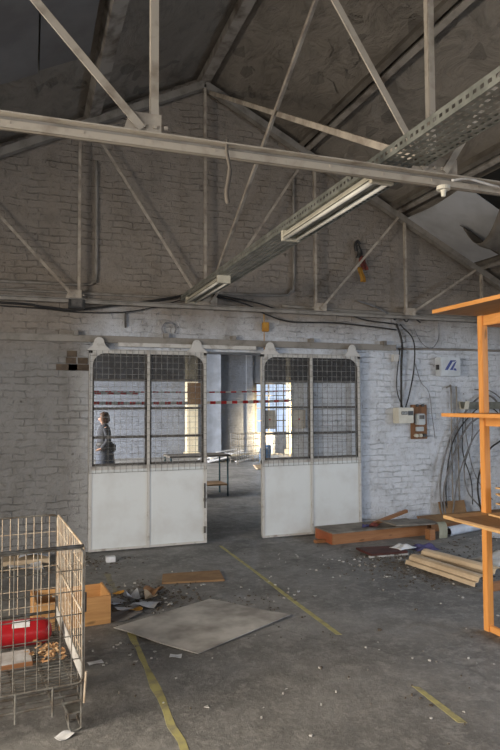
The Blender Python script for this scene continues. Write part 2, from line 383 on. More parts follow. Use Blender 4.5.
for k in range(1, 4): zz = WZ0+k*(WZ1-WZ0)/4; w_.box((WX0, YF+.04, zz-.015), (WX1, YF+.08, zz+.015))
struct(w_, 'window_1', 'dark_steel')
for k, yy in enumerate((9.8, 12.6, 15.4, 18.2)):
    m = MB(); m.box((-2.6, yy-.1, 3.55), (10.5, yy+.1, 4.2)); struct(m, 'trim_%d' % (4+k), 'dark_board')

# ------------------------------------------------------------------ sliding doors
def lobe(cx, y0, y1, z0, w=.27, h=.155):
    pts = [(-w/2, 0), (w/2, 0), (w/2-.03, .03), (.075, .055)]
    pts += [(.058*math.cos(a), h-.058+.058*math.sin(a)) for a in [i*PI/8 for i in range(9)]]
    pts += [(-.075, .055), (-w/2+.03, .03)]
    return MB().prism([(cx+a, y0, z0+b) for a, b in pts], (0, y1-y0, 0))
def sliding_door(name, x0, x1, label):
    o = thing(name, label, 'door', (x0, 7.40, .02)); o['kind'] = 'structure'
    Wd = x1-x0; H = 2.33; mid = Wd*.49; zl = .95
    f = MB(); f.box((0, -.02, 0), (.035, .03, H)); f.box((Wd-.035, -.02, 0), (Wd, .03, H)); f.box((0, -.02, H-.05), (Wd, .03, H)); f.box((0, -.018, zl-.025), (Wd, .03, zl+.02))
    f.box((mid-.016, -.024, 0), (mid+.016, .03, H)); f.box((0, -.018, 0), (Wd, .03, .025))
    for cx, s in ((.035, 1), (Wd-.035, -1)):         # curved web plates in the two top corners
        R = .15; arc = [(cx+s*R-s*R*math.cos(a), H-.05-R+R*math.sin(a)) for a in [i*PI/16 for i in range(9)]]
        f.prism([(cx, -.019, H-.05)]+[(a, -.019, b) for a, b in arc], (0, .012, 0))
    f.build('door_frame', 'offwhite', o)
    for a, b in ((.035, mid-.016), (mid+.016, Wd-.035)):
        p = MB(); p.box((a, -.010, .02), (b, .02, zl-.02)); p.build('lower_panel', 'white', o)
    g_ = MB()
    for a, b in ((.035, mid-.016), (mid+.016, Wd-.035)):
        for z in (1.30, 1.635, 1.97): g_.box((a, -.002, z-.014), (b, .026, z+.014))
        g_.box((a, -.002, zl+.02), (b, .026, zl+.045)); g_.box((a, -.002, zl), (a+.022, .026, H-.05)); g_.box((b-.022, -.002, zl), (b, .026, H-.05))
    g_.build('glazing_bars', 'dark_steel', o)
    p = MB(); p.box((.035, .008, 1.98), (Wd-.035, .012, H-.05)); p.build('dark_pane', 'dark_tint', o)  # top row of panes, tinted darker than the panes below
    p = MB()
    for z0, z1 in ((.98, 1.29), (1.32, 1.62), (1.65, 1.955)): p.box((.04, .008, z0), (Wd-.04, .011, z1))
    p.build('glass', 'glass', o)
    q = MB(); n = 20; y = -.032
    for i in range(n+1): xx = .008+(Wd-.016)*i/n; q.box((xx-.002, y-.002, zl-.06), (xx+.002, y+.002, H-.005))
    k = 20
    for i in range(k+1): zz = zl-.055+(H-.01-zl+.055)*i/k; q.box((.004, y-.0048, zz-.002), (Wd-.004, y-.002, zz+.002))
    q.build('wire_mesh', 'mesh', o)
    for cx in (.105, Wd-.13): lobe(cx, -.05, -.036, H-.02).build('hanger_bracket', 'offwhite', o)
    return o
d1 = sliding_door('door_1', .652, 2.055, 'left white sliding door with wire mesh window, person visible through it')
lt = MB(); lt.box((1.365, -.03, .42), (1.385, -.02, .72)); lt.box((1.36, -.045, .50), (1.39, -.02, .54)); lt.box((1.362, -.03, .12), (1.388, -.018, .2)); lt.build('latch', 'dark_steel', d1)
d2 = sliding_door('door_2', 2.778, 4.19, 'right white sliding door with wire mesh window, end overlapping brick wall')
def pane_sheet(name, label, cat, a, b, c, d, mm, dot=False):
    p = MB().box((a, 7.445, c), (b, 7.45, d)).build(name, mm); tag(p, label, cat)
    if dot:
        q = MB(); cx = (a+b)/2; cz = (c+d)/2; q.prism([(cx+.012*math.cos(i*PI/5), 7.444, cz+.012*math.sin(i*PI/5)) for i in range(10)], (0, .002, 0)); q.build('red_dot', 'red', p)
pane_sheet('cardboard_sheet', 'brown cardboard sheet behind top right pane of the left sliding door', 'cardboard', 1.83, 2.0, 1.70, 1.965, 'cardboard')
pane_sheet('paper_notice', 'pale notice with a red dot on right door, next to the doorway', 'notice', 2.83, 2.99, 1.38, 1.62, mat('aged_notice', (.46, .43, .37), (.38, .35, .3), 6, .8), True)
pane_sheet('paper_notice', 'pale notice with a red dot on right door, beside its centre bar', 'notice', 3.23, 3.41, 1.38, 1.62, bpy.data.materials['aged_notice'], True)
# door track
t = thing('door_track', 'grey steel door track running above both sliding doors', 'track')
MB().box((-3.4, 7.41, 2.43), (4.78, 7.45, 2.50)).build('rail', 'steel_dim', t)
MB().box((.98, 7.37, 2.385), (2.7, 7.41, 2.43)).build('lower_rail', 'offwhite', t)
MB().box((-3.4, 7.40, 2.50), (4.78, 7.49, 2.508)).build('rail_flange', 'steel_dim', t)
for xx in (-.6, .5, 1.56, 2.42, 3.5, 4.6):
    MB().box((xx-.025, 7.40, 2.46), (xx+.025, 7.5, 2.56)).build('rail_bracket', 'steel_dim', t)

# ------------------------------------------------------------------ roof steel
ND = 1.39; NX = [XW+.05, -2.3, -.88, .525, C, 3.53, 4.91, 6.2, XE-.05]
CH = 2.89                                               # centre of the bottom chord
def rz_(x): return 5.70-.5*abs(x-C)
def make_truss(label, y, ms, k_):
    o = thing('roof_truss', label, 'truss', (0, y, 0))
    h = .028*k_; b = MB(); b.box((XW, -.008, CH-h), (XE, .0, CH+.004)); b.box((XW, .02, CH-h), (XE, .028, CH+h)); b.box((XW, -.04*k_, CH+h-.007), (XE, .065*k_, CH+h)); b.box((XW, -.004, CH-h), (XE, .03, CH-h+.007))
    for i in range(34): b.box((XW+.3*i+.1, -.012, CH-.012), (XW+.3*i+.112, -.004, CH))
    bc = b.build('bottom_chord', ms if ms == 'steel' else 'steel_dim', o); MB().box((XW, .002, CH+.005), (XE, .01, CH+h-.008)).build('upper_angle', 'steel_dim', bc)
    for s in (-1, 1):
        xe = XW if s < 0 else XE
        MB().angle((C, 0, rz_(C)), (xe, 0, rz_(xe)), .085, .01, flip=-s).build('rafter', 'steel_dim', o)
    for k, xx in enumerate(NX):
        if k in (0, 8): continue
        MB().angle((xx, .012, CH), (xx, .012, rz_(xx)-.04), .036*k_).build('post', ms, o)
        for s in ((-1, 1) if k == 4 else ((-1,) if k < 4 else (1,))):
            x2 = NX[k+s]-s*.12; MB().angle((xx+s*.06, -.006, CH+.05), (x2, -.006, rz_(x2)-.05), .036*k_, flip=-1).build('diagonal', ms, o)
        l_, r_ = (.15, .15) if k == 4 else ((.15, .03) if k < 4 else (.03, .15))
        gp = MB(); gp.prism([(xx-l_, .006, CH+.01), (xx+r_, .006, CH+.01), (xx+r_, .006, CH+.13), (xx-l_*.75, .006, CH+.13)], (0, .005, 0))
        for dx in (-.05, 0, .05): gp.box((xx+dx-.008, -.004, CH+.06), (xx+dx+.008, .006, CH+.076))
        gp.build('gusset_plate', 'steel_wall', o)
    return o
make_truss('cream steel roof truss spanning the foreground overhead', 2.75, 'steel', 1.0)
make_truss('grimy steel roof truss standing against the brick gable wall', 7.33, 'steel_wall', .85)
br = MB().bar((C, 7.25, CH+.12), (C, 2.82, 5.6), .036, .008, (1, 0, 0)); br.bar((C, 7.25, CH+.12), (C, 2.82, 5.6), .008, .04, (1, 0, 0), o1=.02, o2=.02); tag(br.build('brace_rod', 'steel_wall'), 'thin steel brace climbing from the gable wall foot towards the camera', 'brace')
br = MB().bar((C+.03, 7.25, 5.55), (C+.03, 2.83, CH+.13), .04, .008, (1, 0, 0)); br.bar((C+.03, 7.25, 5.55), (C+.03, 2.83, CH+.13), .008, .045, (1, 0, 0), o1=.02, o2=.02); tag(br.build('brace_rod', 'steel_wall'), 'thin steel brace descending from the ridge to the foreground truss', 'brace')
m = MB().box((C-.06, YB, 5.72), (C+.06, YG, 5.86)); tag(m.build('ridge_beam', 'purlin'), 'grey ridge beam at the top of the roof', 'beam')
PL = {-2: 'roof purlin low on the left slope, beyond the dark boards', -1: 'wide stained roof purlin high on the left slope',
      1: 'twin-channel roof purlin high on the right slope', 2: 'roof purlin beside the pale ceiling board on the right slope', 3: 'roof purlin lowest on the right slope, near the brown hanging sheet', -3: 'roof purlin lowest on the left slope'}
for k in (-2, -1, 1, 2, 3):
    xx = C+ND*k; s = 1 if k > 0 else -1; t = thing('roof_purlin', PL[k], 'purlin')
    n = Vector((s*.447, 0, .894)); d = Vector((.894, 0, -.447*s)); b = Vector((xx, 0, zr(xx)))
    for off in ((-.05, .05) if k > 0 else (0,)):
        q = MB(); p = b+d*off-n*.055
        q.bar(p+Vector((0, YB, 0)), p+Vector((0, YG, 0)), .15 if k < 0 else .06, .11, n); q.build('channel', 'purlin' if off >= 0 else 'tarp', t)
# boards under the roof
def roof_board(name, x0, x1, y0, y1, m_, label, cat='ceiling board', drop=.05, sag=.03, th=.01):
    def fn(a, b):
        x = x0+(x1-x0)*a; y = y0+(y1-y0)*b; return (x, y, zr(x)-drop-sag*math.sin(PI*b)*(1-.3*a)-sag*b*b)
    return tag(MB().sheet(fn, 4, 8, th).build(name, m_), label, cat)
roof_board('ceiling_board', -.34, .035, 3.2, 5.95, 'dark_board', 'dark ceiling board on the left slope, second in from the left edge', drop=.06)
roof_board('ceiling_board', .05, .50, 2.9, 5.92, 'dark_board', 'dark ceiling board on the left slope beside the wide stained purlin', drop=.05)
roof_board('ceiling_board', -.70, -.36, 3.2, 6.15, 'dark_board', 'dark ceiling board at far left edge of the roof', drop=.05)
roof_board('ceiling_board', 4.95, 6.05, 6.12, 7.35, 'pale_board', 'pale grey ceiling board beside the gable wall on the right slope', drop=.06, sag=.05)
roof_board('dark_hole_sheet', 4.98, 6.1, 5.1, 6.15, 'void', 'black sheet added for a dark roof hole above the torn sheet on the right slope', 'dark sheet', drop=.035, sag=0)  # added black sheet; a roof hole's darkness is put into its colour
def torn(a, b):
    x = 5.32+.95*a; y = 5.95+.75*b+.08*math.sin(5*a); z = zr(x)-.16-.30*math.sin(PI*min(1, b*1.05))*(1-.35*a)-.05*math.sin(7*a+3*b); return (x, y, z)
tag(MB().sheet(torn, 12, 12, .006).build('torn_sheet', 'tarp', smooth=True), 'brown torn sheet sagging from the roof at far right', 'sheet')
m = MB(); rnd = random.Random(5)                          # curled flakes of paint hanging from both slopes
for i in range(46):
    x = rnd.uniform(2.3, 4.6) if i < 62 else rnd.uniform(-.6, 1.8); y = rnd.uniform(2.9, 7.1); s = rnd.uniform(.04, .13); a = rnd.uniform(0, 6.28)
    n1, n2 = rnd.uniform(.01, .04), rnd.uniform(.005, .02); ca, sa = math.cos(a), math.sin(a)
    def P(u, v, dz): X = x+s*(u*ca-v*sa); Y = y+1.3*s*(u*sa+v*ca); return (X, Y, zr(X)-dz)
    p = [P(-1, -.6, .004), P(1, -.8, .004), P(.8, .5, n2), P(-.2, 1.1, n1), P(-.9, .4, n2)]
    m.prism(p, (0, 0, -.002))
tag(m.build('paint_flakes', 'roof'), 'curled flakes of dirty paint peeling from the roof slopes', 'paint flakes', kind='stuff')

# ------------------------------------------------------------------ cable tray and light fittings
t = thing('cable_tray', 'perforated grey cable tray running overhead to the gable wall', 'cable tray', (1.72, -.5, 2.955))
L_ = 7.85; bt = MB(); 
for i in range(7): bt.box((max(0, .0417*i-.011), 0, 0), (min(.25, .0417*i+.011), L_, .002))
for i in range(int(L_/.045)): bt.box((0, i*.045, .0003), (.25, i*.045+.018, .0017))
bt.build('tray_floor', 'galv', t)
for xx in (0, .25):
    s_ = MB(); s_.box((xx-.001, 0, 0), (xx+.001, L_, .022)); s_.box((xx-.001, 0, .040), (xx+.001, L_, .062))
    for i in range(int(L_/.045)): s_.box((xx-.0008, i*.045, .017), (xx+.0008, i*.045+.022, .046))
    s_.build('tray_side', 'galv', t)
def fitting(y0, y1, label, first=None):
    t = thing('light_fitting', label, 'ceiling light', (1.775, y0, 2.955)); L = y1-y0
    hh = MB(); hh.prism([(-.035, 0, -.002), (.035, 0, -.002), (.035, 0, -.045), (.012, 0, -.055), (-.012, 0, -.055), (-.035, 0, -.045)], (0, L, 0)); hh.build('housing', 'galv', t)
    for s in (-1, 1):
        q = MB(); q.prism([(s*.035, .0, -.012), (s*.036, 0, -.006), (s*.070, 0, -.05), (s*.066, 0, -.054)], (0, L, 0)); q.build('reflector', 'cream', t)
        MB().tube([(s*.046, .03, -.062), (s*.046, L-.03, -.062)], .013, 10).build('fluorescent_tube', 'tube', t, True)
    for yy in (-.006, L-.024):
        MB().box((-.066, yy, -.075), (.066, yy+.03, -.001)).build('end_cap', 'cream', t)
fitting(2.86, 4.12, 'long cream fluorescent fitting under the cable tray, nearer the camera')
fitting(5.75, 7.05, 'short-looking cream fluorescent fitting under the cable tray, by the gable wall')
s = thing('detector', 'small white sensor hanging under the foreground truss, right of tray', 'sensor', (2.03, 2.72, CH-.04))
MB().tube([(.03, 0, 0), (.03, 0, -.02)], .035, 16).build('sensor_base', 'plastic', s); MB().tube([(.03, 0, -.02), (.03, 0, -.055)], [.016, .010], 12).build('sensor_head', 'plastic', s)
MB().tube(smooth_path([(.07, -.02, .03), (.18, -.03, .045), (.5, -.03, .02), (1.4, -.03, .03)]), .007, 6).build('sensor_cable', 'offwhite', s, True)
rg = MB().tube(smooth_path([(.86, 2.73, CH+.05), (.855, 2.715, CH-.02), (.87, 2.72, CH-.1), (.855, 2.72, CH-.2), (.86, 2.72, CH-.26)]), [.008]*16+[.011]*16+[.004], 6)
tag(rg.build('rope_end', 'tarp', smooth=True), 'frayed rope end tied around the foreground truss', 'rope')

# ------------------------------------------------------------------ pipes, cables and boxes on the gable wall
def pipe(name, pts, r, m_, label, cat, n=8, raw=False):
    return tag(MB().tube(pts if raw else smooth_path(pts), r, n).build(name, m_, smooth=True), label, cat)
pipe('conduit_pipe', [(.725, 7.47, 4.6), (.73, 7.47, 3.3), (.70, 7.47, 3.15), (.60, 7.47, 3.11), (.2, 7.47, 3.10), (-2, 7.47, 3.08)], .018, 'steel_dim', 'painted conduit dropping beside the left truss post and turning left', 'pipe')
pipe('conduit_pipe', [(3.275, 7.47, 4.75), (3.27, 7.47, 3.35), (3.22, 7.47, 3.18), (3.1, 7.47, 3.12), (2.5, 7.47, 3.10), (2.2, 7.47, 3.10)], .017, 'steel_dim', 'painted conduit with a bend above the right sliding door', 'pipe')
pipe('conduit_pipe', [(3.1, 7.46, 2.98), (4.0, 7.46, 2.96), (5.0, 7.46, 2.95), (7.4, 7.46, 2.93)], .022, 'steel_dim', 'painted pipe running level under the truss at right', 'pipe')
pipe('conduit_pipe', [(-3.3, 7.465, 3.0), (-1, 7.465, 3.0), (1.7, 7.465, 3.01)], .016, 'steel_dim', 'painted pipe running level under the truss at left', 'pipe')
pipe('conduit_pipe', [(4.85, 7.47, 2.46), (6, 7.47, 2.475), (7.4, 7.47, 2.47)], .016, 'steel_dim', 'thin pipe running level above the white logo box', 'pipe')
pipe('black_cable', [(-3, 7.42, 2.86), (-.32, 7.42, 2.845), (.1, 7.42, 2.82), (.49, 7.42, 2.80), (1.0, 7.42, 2.885), (1.49, 7.42, 2.97), (1.86, 7.40, 3.06)], .014, 'black', 'thick black cable sagging across the wall above the left door', 'cable')
pipe('black_cable', [(-3, 7.43, 2.80), (-.3, 7.43, 2.81), (.5, 7.43, 2.775), (1.05, 7.43, 2.80), (1.5, 7.43, 2.90), (1.88, 7.41, 3.03)], .007, 'black', 'thin black cable sagging just below the thick left cable', 'cable')
pipe('black_cable', [(2.15, 7.41, 3.05), (2.58, 7.42, 2.97), (2.86, 7.42, 2.85), (3.2, 7.42, 2.77), (3.8, 7.42, 2.78), (4.4, 7.42, 2.75), (4.8, 7.43, 2.72)], .010, 'black', 'black cable drooping lowest across the wall above the right door', 'cable')
pipe('black_cable', [(2.1, 7.42, 3.08), (2.7, 7.43, 3.0), (3.2, 7.43, 2.90), (3.9, 7.43, 2.93), (4.3, 7.43, 2.84), (4.8, 7.43, 2.80)], .009, 'black', 'black cable drooping in two shallow arcs above the right door', 'cable')
pipe('black_cable', [(4.2, 7.44, 3.1), (4.5, 7.44, 3.02), (4.75, 7.44, 2.9), (4.86, 7.44, 2.78)], .011, 'grey_cable', 'grey cable joining the cable junction above the fuse box', 'cable')
pipe('black_cable', [(4.80, 7.43, 2.80), (4.88, 7.42, 2.55), (4.87, 7.43, 2.2), (4.86, 7.43, 1.645)], .015, 'black', 'thick black cable dropping straight into the fuse box', 'cable')
pipe('black_cable', [(4.86, 7.43, 2.80), (5.06, 7.41, 2.58), (5.07, 7.42, 2.2), (5.00, 7.43, 1.85), (4.93, 7.43, 1.645)], .010, 'black', 'black cable looping right on its way to the fuse box', 'cable')
pipe('black_cable', [(4.86, 7.44, 2.46), (4.80, 7.43, 2.1), (4.80, 7.43, 1.85), (4.89, 7.44, 1.645)], .008, 'black', 'thin black cable bowing left above the fuse box', 'cable')
pipe('black_cable', [(4.76, 7.43, 2.86), (4.86, 7.40, 2.90), (4.96, 7.42, 2.84), (5.05, 7.43, 2.92), (5.2, 7.44, 2.84)], .010, 'black', 'tangle of black cable at the junction below the truss', 'cable')
pipe('grey_cable', [(5.10, 7.45, 2.75), (5.22, 7.44, 2.55), (5.38, 7.44, 2.48), (5.50, 7.44, 2.62), (5.52, 7.45, 2.85)], .006, 'grey_cable', 'thin grey cable hanging in a loop left of the logo box', 'cable')
pipe('grey_cable', [(5.1, 7.46, 2.3), (5.2, 7.45, 2.0), (5.33, 7.45, 1.85), (5.38, 7.45, 1.5), (5.42, 7.45, 1.2)], .005, 'grey_cable', 'thin grey cable hanging right of the meter board', 'cable')
MB_ = MB().tube([(1.60+.085*math.cos(a), 7.46+.01*math.sin(a), 2.62+.085*math.sin(a)) for a in [i*2*PI/20-.6 for i in range(17)]], .009, 6); tag(MB_.build('cable_loop', 'grey_cable', smooth=True), 'small grey cable loop on the wall above the left door', 'cable')
t = thing('junction_box', 'dark square junction box at the foot of the left truss post', 'box', (.50, 7.30, 2.80)); MB().box((-.09, 0, 0), (.09, .1, .12)).build('case', 'blacktrim', t, bevel=.008); MB().box((-.06, -.012, .02), (.06, 0, .1)).build('cover', 'dark_steel', t)
MB_ = MB().box((1.065, 7.46, 2.62), (1.085, 7.49, 2.80)); tag(MB_.build('wall_hook', 'dark_steel'), 'short dark iron strap on the wall above the left door', 'hook')
t = thing('insulator', 'small yellow insulator on a rod above the doorway', 'insulator', (2.84, 7.45, 2.65)); MB().tube([(0, 0, -.25), (0, 0, .26)], .006, 6).build('rod', 'orange_rag', t); MB().box((-.02, -.03, -.02), (.06, .03, .1)).build('clamp', 'orange_rag', t, bevel=.006)
# rag
t = thing('hanging_rag', 'colourful rag of black, red and yellow hanging high on the gable wall', 'rag', (4.25, 7.44, 3.36))
def rag(x0, w, z0, z1, ph): return lambda a, b: (x0+.75*w*(a-.5)*(1-.2*b)+.025*math.sin(4*b+ph), -.015+.02*math.sin(9*a+ph), z0+(z1-z0)*b)
MB().sheet(rag(.01, .085, 0, .20, 1), 8, 6, .004).build('yellow_strip', 'orange_rag', t, True); MB().sheet(rag(.045, .12, .17, .36, 2), 8, 6, .004).build('red_strip', 'red_rag', t, True); MB().sheet(rag(-.03, .12, .33, .50, 0), 8, 6, .004).build('black_strip', 'blacktrim', t, True); MB().tube(smooth_path([(-.06, 0, .42), (-.08, -.01, .5), (-.04, 0, .56), (.0, 0, .52)]), .02, 6).build('knot', 'blacktrim', t, True)
# fuse box and meter board
t = thing('fuse_box', 'ivory fuse box with black switches at the end of the dropping cables', 'fuse box', (4.765, 7.36, 1.425))
MB().box((0, 0, 0), (.25, .14, .215)).build('case', 'plastic', t, bevel=.008); MB().box((.05, -.006, .12), (.145, 0, .165)).build('switch_row', 'blacktrim', t); MB().box((.155, -.006, .11), (.235, 0, .17)).build('switch_row', 'blacktrim', t)
lid = MB().box((.01, -.004, .01), (.24, .0, .10)).build('cover', 'plastic', t)
for i in range(4): MB().box((.056+i*.023, -.011, .13), (.067+i*.023, -.006, .155)).build('switch', 'greyplastic', t)
t = thing('meter_board', 'brown wooden meter board with grey meter beside the fuse box', 'electric meter', (5.05, 7.46, 1.20))
MB().box((.0, 0, 0), (.245, .04, .48)).build('backboard', 'backboard', t)
mb_ = MB().box((.035, -.09, .20), (.165, 0, .355)).build('meter', 'greyplastic', t, bevel=.012); MB().box((.06, -.096, .28), (.14, -.09, .335)).build('meter_window', 'dark_steel', mb_)
MB().box((.05, -.04, .11), (.17, 0, .17)).build('switch_box', 'greyplastic', t, bevel=.006)
for xx in (.05, .115, .18): MB().tube([(xx, -.05, .05), (xx, .0, .05)], .024, 12).build('fuse', 'plastic' if xx < .15 else 'blacktrim', t)
for xx in (.08, .17): MB().tube([(xx, -.03, .47), (xx, .0, .47)], .02, 10).build('terminal', 'blacktrim', t)
t = thing('wall_switch', 'small white switch box under the pipe end above the fuse box', 'switch', (4.80, 7.43, 2.28)); MB().box((-.05, 0, 0), (.05, .07, .1)).build('case', 'offwhite', t, bevel=.006)
# white box with blue emblem
t = thing('logo_box', 'pale metal box with dark blue slanted emblem on the right wall', 'box', (5.475, 7.37, 2.085))
MB().box((0, 0, 0), (.345, .13, .27)).build('case', mat('pale_enamel', (.60, .64, .68), (.5, .53, .56), 6, .4), t, bevel=.01)
lg = MB()
lg.prism([(.10, -.003, .085), (.15, -.003, .085), (.235, -.003, .205), (.27, -.003, .205), (.30, -.003, .225), (.20, -.003, .225)], (0, .003, 0))
lg.prism([(.185, -.003, .085), (.235, -.003, .085), (.305, -.003, .215), (.265, -.003, .19)], (0, .003, 0)); lg.prism([(.245, -.003, .085), (.30, -.003, .075), (.295, -.003, .105), (.265, -.003, .115)], (0, .003, 0))
lg.build('emblem', 'navy', t).location = (-.03, 0, 0); MB().box((-.02, .03, .09), (0, .08, .16)).build('hinge', 'blacktrim', t)
# standing pipes and loose cables at right
pipe('standing_pipe', [(5.70, 7.45, .0), (5.70, 7.45, .9), (5.705, 7.45, 1.86), (5.68, 7.45, 1.94), (5.63, 7.45, 1.92)], .011, 'steel_dim', 'grey standing pipe with a hooked top under the logo box', 'pipe')
pipe('standing_pipe', [(5.82, 7.455, .0), (5.815, 7.455, 1.0), (5.80, 7.455, 1.94)], .011, 'steel_dim', 'straight grey standing pipe right of the hooked pipe', 'pipe')
MB_ = thing('metal_trough', 'grey galvanised trough fixed to the right wall behind the pine rack', 'trough', (5.86, 7.36, 1.61))
MB().prism([(0, 0, 0), (0, .10, 0), (0, .13, .115), (0, .12, .115), (0, .09, .01), (0, .01, .01), (0, -.02, .115), (0, -.03, .115)], (.07, 0, 0)).build('end_lip', 'plastic', MB_)
MB().prism([(.02, 0, .002), (.02, .10, .002), (.02, .125, .105), (.02, -.025, .105)], (1.2, 0, 0)).build('channel', 'galv', MB_)
rnd = random.Random(11)
coils = [([(5.47, 7.36, .02), (5.46, 7.40, .6), (5.63, 7.40, 1.18), (5.89, 7.40, 1.55), (6.2, 7.40, 1.80), (6.48, 7.42, 1.72), (6.62, 7.42, 1.3)], .014, 'grey_cable'),
    ([(5.52, 7.37, .02), (5.52, 7.40, .5), (5.72, 7.38, 1.05), (5.97, 7.38, 1.40), (6.3, 7.38, 1.52), (6.6, 7.4, 1.35), (6.75, 7.4, .8)], .014, 'grey_cable'),
    ([(6.05, 7.42, 1.5), (6.0, 7.40, 1.15), (5.87, 7.40, .8), (5.9, 7.38, .45), (6.12, 7.37, .2)], .010, 'grey_cable'),
    ([(6.55, 7.42, 1.15), (6.28, 7.38, 1.0), (6.08, 7.37, .6), (6.10, 7.36, .22), (6.2, 7.36, .02)], .013, 'black'),
    ([(5.95, 7.43, 1.75), (5.92, 7.42, 1.3), (6.02, 7.40, .75), (6.2, 7.4, .45), (6.35, 7.4, .3)], .007, 'grey_cable'),
    ([(5.62, 7.38, .05), (5.75, 7.36, .7), (6.08, 7.36, 1.28), (6.5, 7.37, 1.42), (6.85, 7.4, 1.0)], .010, 'grey_cable'),
    ([(6.1, 7.43, 1.9), (6.4, 7.41, 1.86), (6.7, 7.41, 1.6), (6.8, 7.42, 1.2)], .009, 'grey_cable')]
coils += [([(5.57, 7.39, .02), (5.56, 7.41, .55), (5.68, 7.41, 1.12), (5.93, 7.41, 1.46), (6.25, 7.41, 1.66), (6.55, 7.42, 1.5), (6.7, 7.42, 1.1)], .009, 'black'), ([(5.88, 7.42, 1.5), (5.85, 7.40, 1.0), (5.98, 7.40, .6), (6.0, 7.40, .25)], .008, 'black')]
names = ['thick grey cable in a tall arch against the right wall, outermost', 'grey cable in an arch just inside the outermost grey arch', 'grey cable curling down beside the standing pipes', 'thick black cable curving to the floor behind the pine rack post',
         'thin grey cable hanging straight below the arches', 'grey cable in the lowest arch against the right wall', 'short grey cable over the top of the arches', 'thin black cable following between the two tallest grey arches', 'thin black cable hanging straight just right of the standing pipes']
for (p, r_, m_), lb in zip(coils, names): tag(MB().tube(smooth_path(p), r_, 7).build('loose_cable', m_, smooth=True), lb, 'cable')

# ------------------------------------------------------------------ pine rack at right
RX, RY = 3.232, 3.84
t = thing('pine_rack', 'orange pine rack with three overhanging shelves at far right', 'shelf', (RX, RY, 0))
for xx, yy in ((0, 0), (.85, 0), (0, -2.3), (.85, -2.3)): MB().box((xx, yy, 0), (xx+.054, yy+.052, 2.365)).build('post', 'pine', t, bevel=.003)
for z0, z1 in ((0, .05), (.775, .85), (1.525, 1.60), (2.285, 2.365)):
    for xx in (.012, .86):
        MB().box((xx, -2.24, z0+.001), (xx+.03, -.0005, z1-.001)).build('rail', 'pine_y', t, bevel=.003)
for z0, z1 in ((.775, .85), (1.525, 1.60), (2.285, 2.365)):
    MB().box((.055, .01, z0+.001), (.849, .055, z1-.001)).build('cross_rail', 'orange', t, bevel=.003)
MB().box((-.408, -2.35, 2.366), (-.401, .05, 2.394)).build('lit_edge_band', 'pine_y', t)  # added strip that carries the top shelf's lit left edge as colour
for z, m_ in ((.851, 'ply'), (1.60, 'pine_y'), (2.366, 'ply_dark')):  # shade under the top shelf is put into its darker board colour
    # shelf boards, notched round the posts by being laid in two strips
    MB().box((-.40 if z > 2 else -.345, -2.35, z), (-.002, .05, z+.026)).build('shelf_board', m_, t, bevel=.002); q = MB().box((-.001, -2.23, z), (.95, -.003, z+.025)).build('shelf_board', m_, t, bevel=.002)
for k, (x0, y0, w, d, rz, m_, lb) in enumerate([(3.10, 3.40, .75, .62, .06, 'ply_dark', 'dark brown plywood offcut lying on the lowest rack shelf'), (3.32, 3.30, .70, .70, -.05, 'ply', 'pale plywood offcut on top of the dark offcut on the rack')]):
    z = .878+k*.017; MB_ = MB().box((-w/2, -d/2, 0), (w/2, d/2, .014)).build('plywood_offcut', m_, bevel=.002); MB_.location = (x0+.12, y0, z); MB_.rotation_euler = (0, 0, rz); tag(MB_, lb, 'plywood')
for k, (z, lb) in enumerate([(.925, 'bent plywood sheet lowest in the stack on the rack'), (.965, 'bent plywood sheet in the middle of the stack on the rack'), (1.05, 'flat thin plywood sheet topmost in the stack on the rack')]):
    def fn(a, b, z=z, k=k): return (3.29+.68*b, 3.0+.80*a, z+(.035*(a-.4)**2*4*(1 if k == 1 else .4) if k < 2 else .01*a))
    tag(MB().sheet(fn, 8, 2, .010).build('bent_plywood', 'ply'), lb, 'plywood')
# ------------------------------------------------------------------ roll cage at left
A = math.radians(4.7); cg = thing('roll_cage', 'grey wire roll cage holding a red gas cylinder', 'cage', (.280, 3.44, 0), A)
CW, CD, Z0, Z1 = 1.2, 1.09, .245, .945      # local x runs 0..-CW, y 0..CD
def rrect(p0, p1, p2, p3, rad=.03):
    P = [Vector(p) for p in (p0, p1, p2, p3)]; out = []
    for i in range(4):
        a, b, c_ = P[i-1], P[i], P[(i+1) % 4]; u1 = (a-b).normalized(); u2 = (c_-b).normalized()
        for k in range(4): q = k/3; out.append(b+u1*rad*(1-q)**2+u2*rad*q**2)
    return out+[out[0], out[1]]
def panel(name, rim, origin, ux, L, nv, zs, m_, extra=None, rimm=None):
    o3 = Vector(origin); ux = Vector(ux); q = MB(); n = ux.cross(Vector((0, 0, 1)))
    for i in range(1, nv): p = o3+ux*(L*i/nv); q.wire(p+Vector((0, 0, Z0)), p+Vector((0, 0, Z1)), .0026)
    for z in zs: q.wire(o3+Vector((0, 0, z))+n*.005, o3+ux*L+Vector((0, 0, z))+n*.005, .003)
    pn = MB().tube(rrect(o3+Vector((0, 0, Z0)), o3+ux*L+Vector((0, 0, Z0)), o3+ux*L+Vector((0, 0, Z1)), o3+Vector((0, 0, Z1))), .0065, 6).build(name, rimm or m_, cg, True)
    q.build('wire_grid', m_, pn)
    return pn
zs = [.37, .49, .60, .72, .83]
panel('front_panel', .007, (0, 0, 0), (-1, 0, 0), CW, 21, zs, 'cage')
panel('back_panel', .007, (0, CD, 0), (-1, 0, 0), CW, 24, [.83, .72, .60, .45, .34], 'cage_lit', rimm='cage')
panel('side_panel', .007, (.006, .012, 0), (0, 1, 0), CD-.02, 16, [.37, .49, .72, .83], 'cage_lit')
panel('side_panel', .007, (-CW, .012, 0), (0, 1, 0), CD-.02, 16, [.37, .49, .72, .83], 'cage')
MB().tube([(.0, .01, .60), (.0, CD-.01, .60)], .007, 6).build('side_rail', 'cage_lit', cg, True)
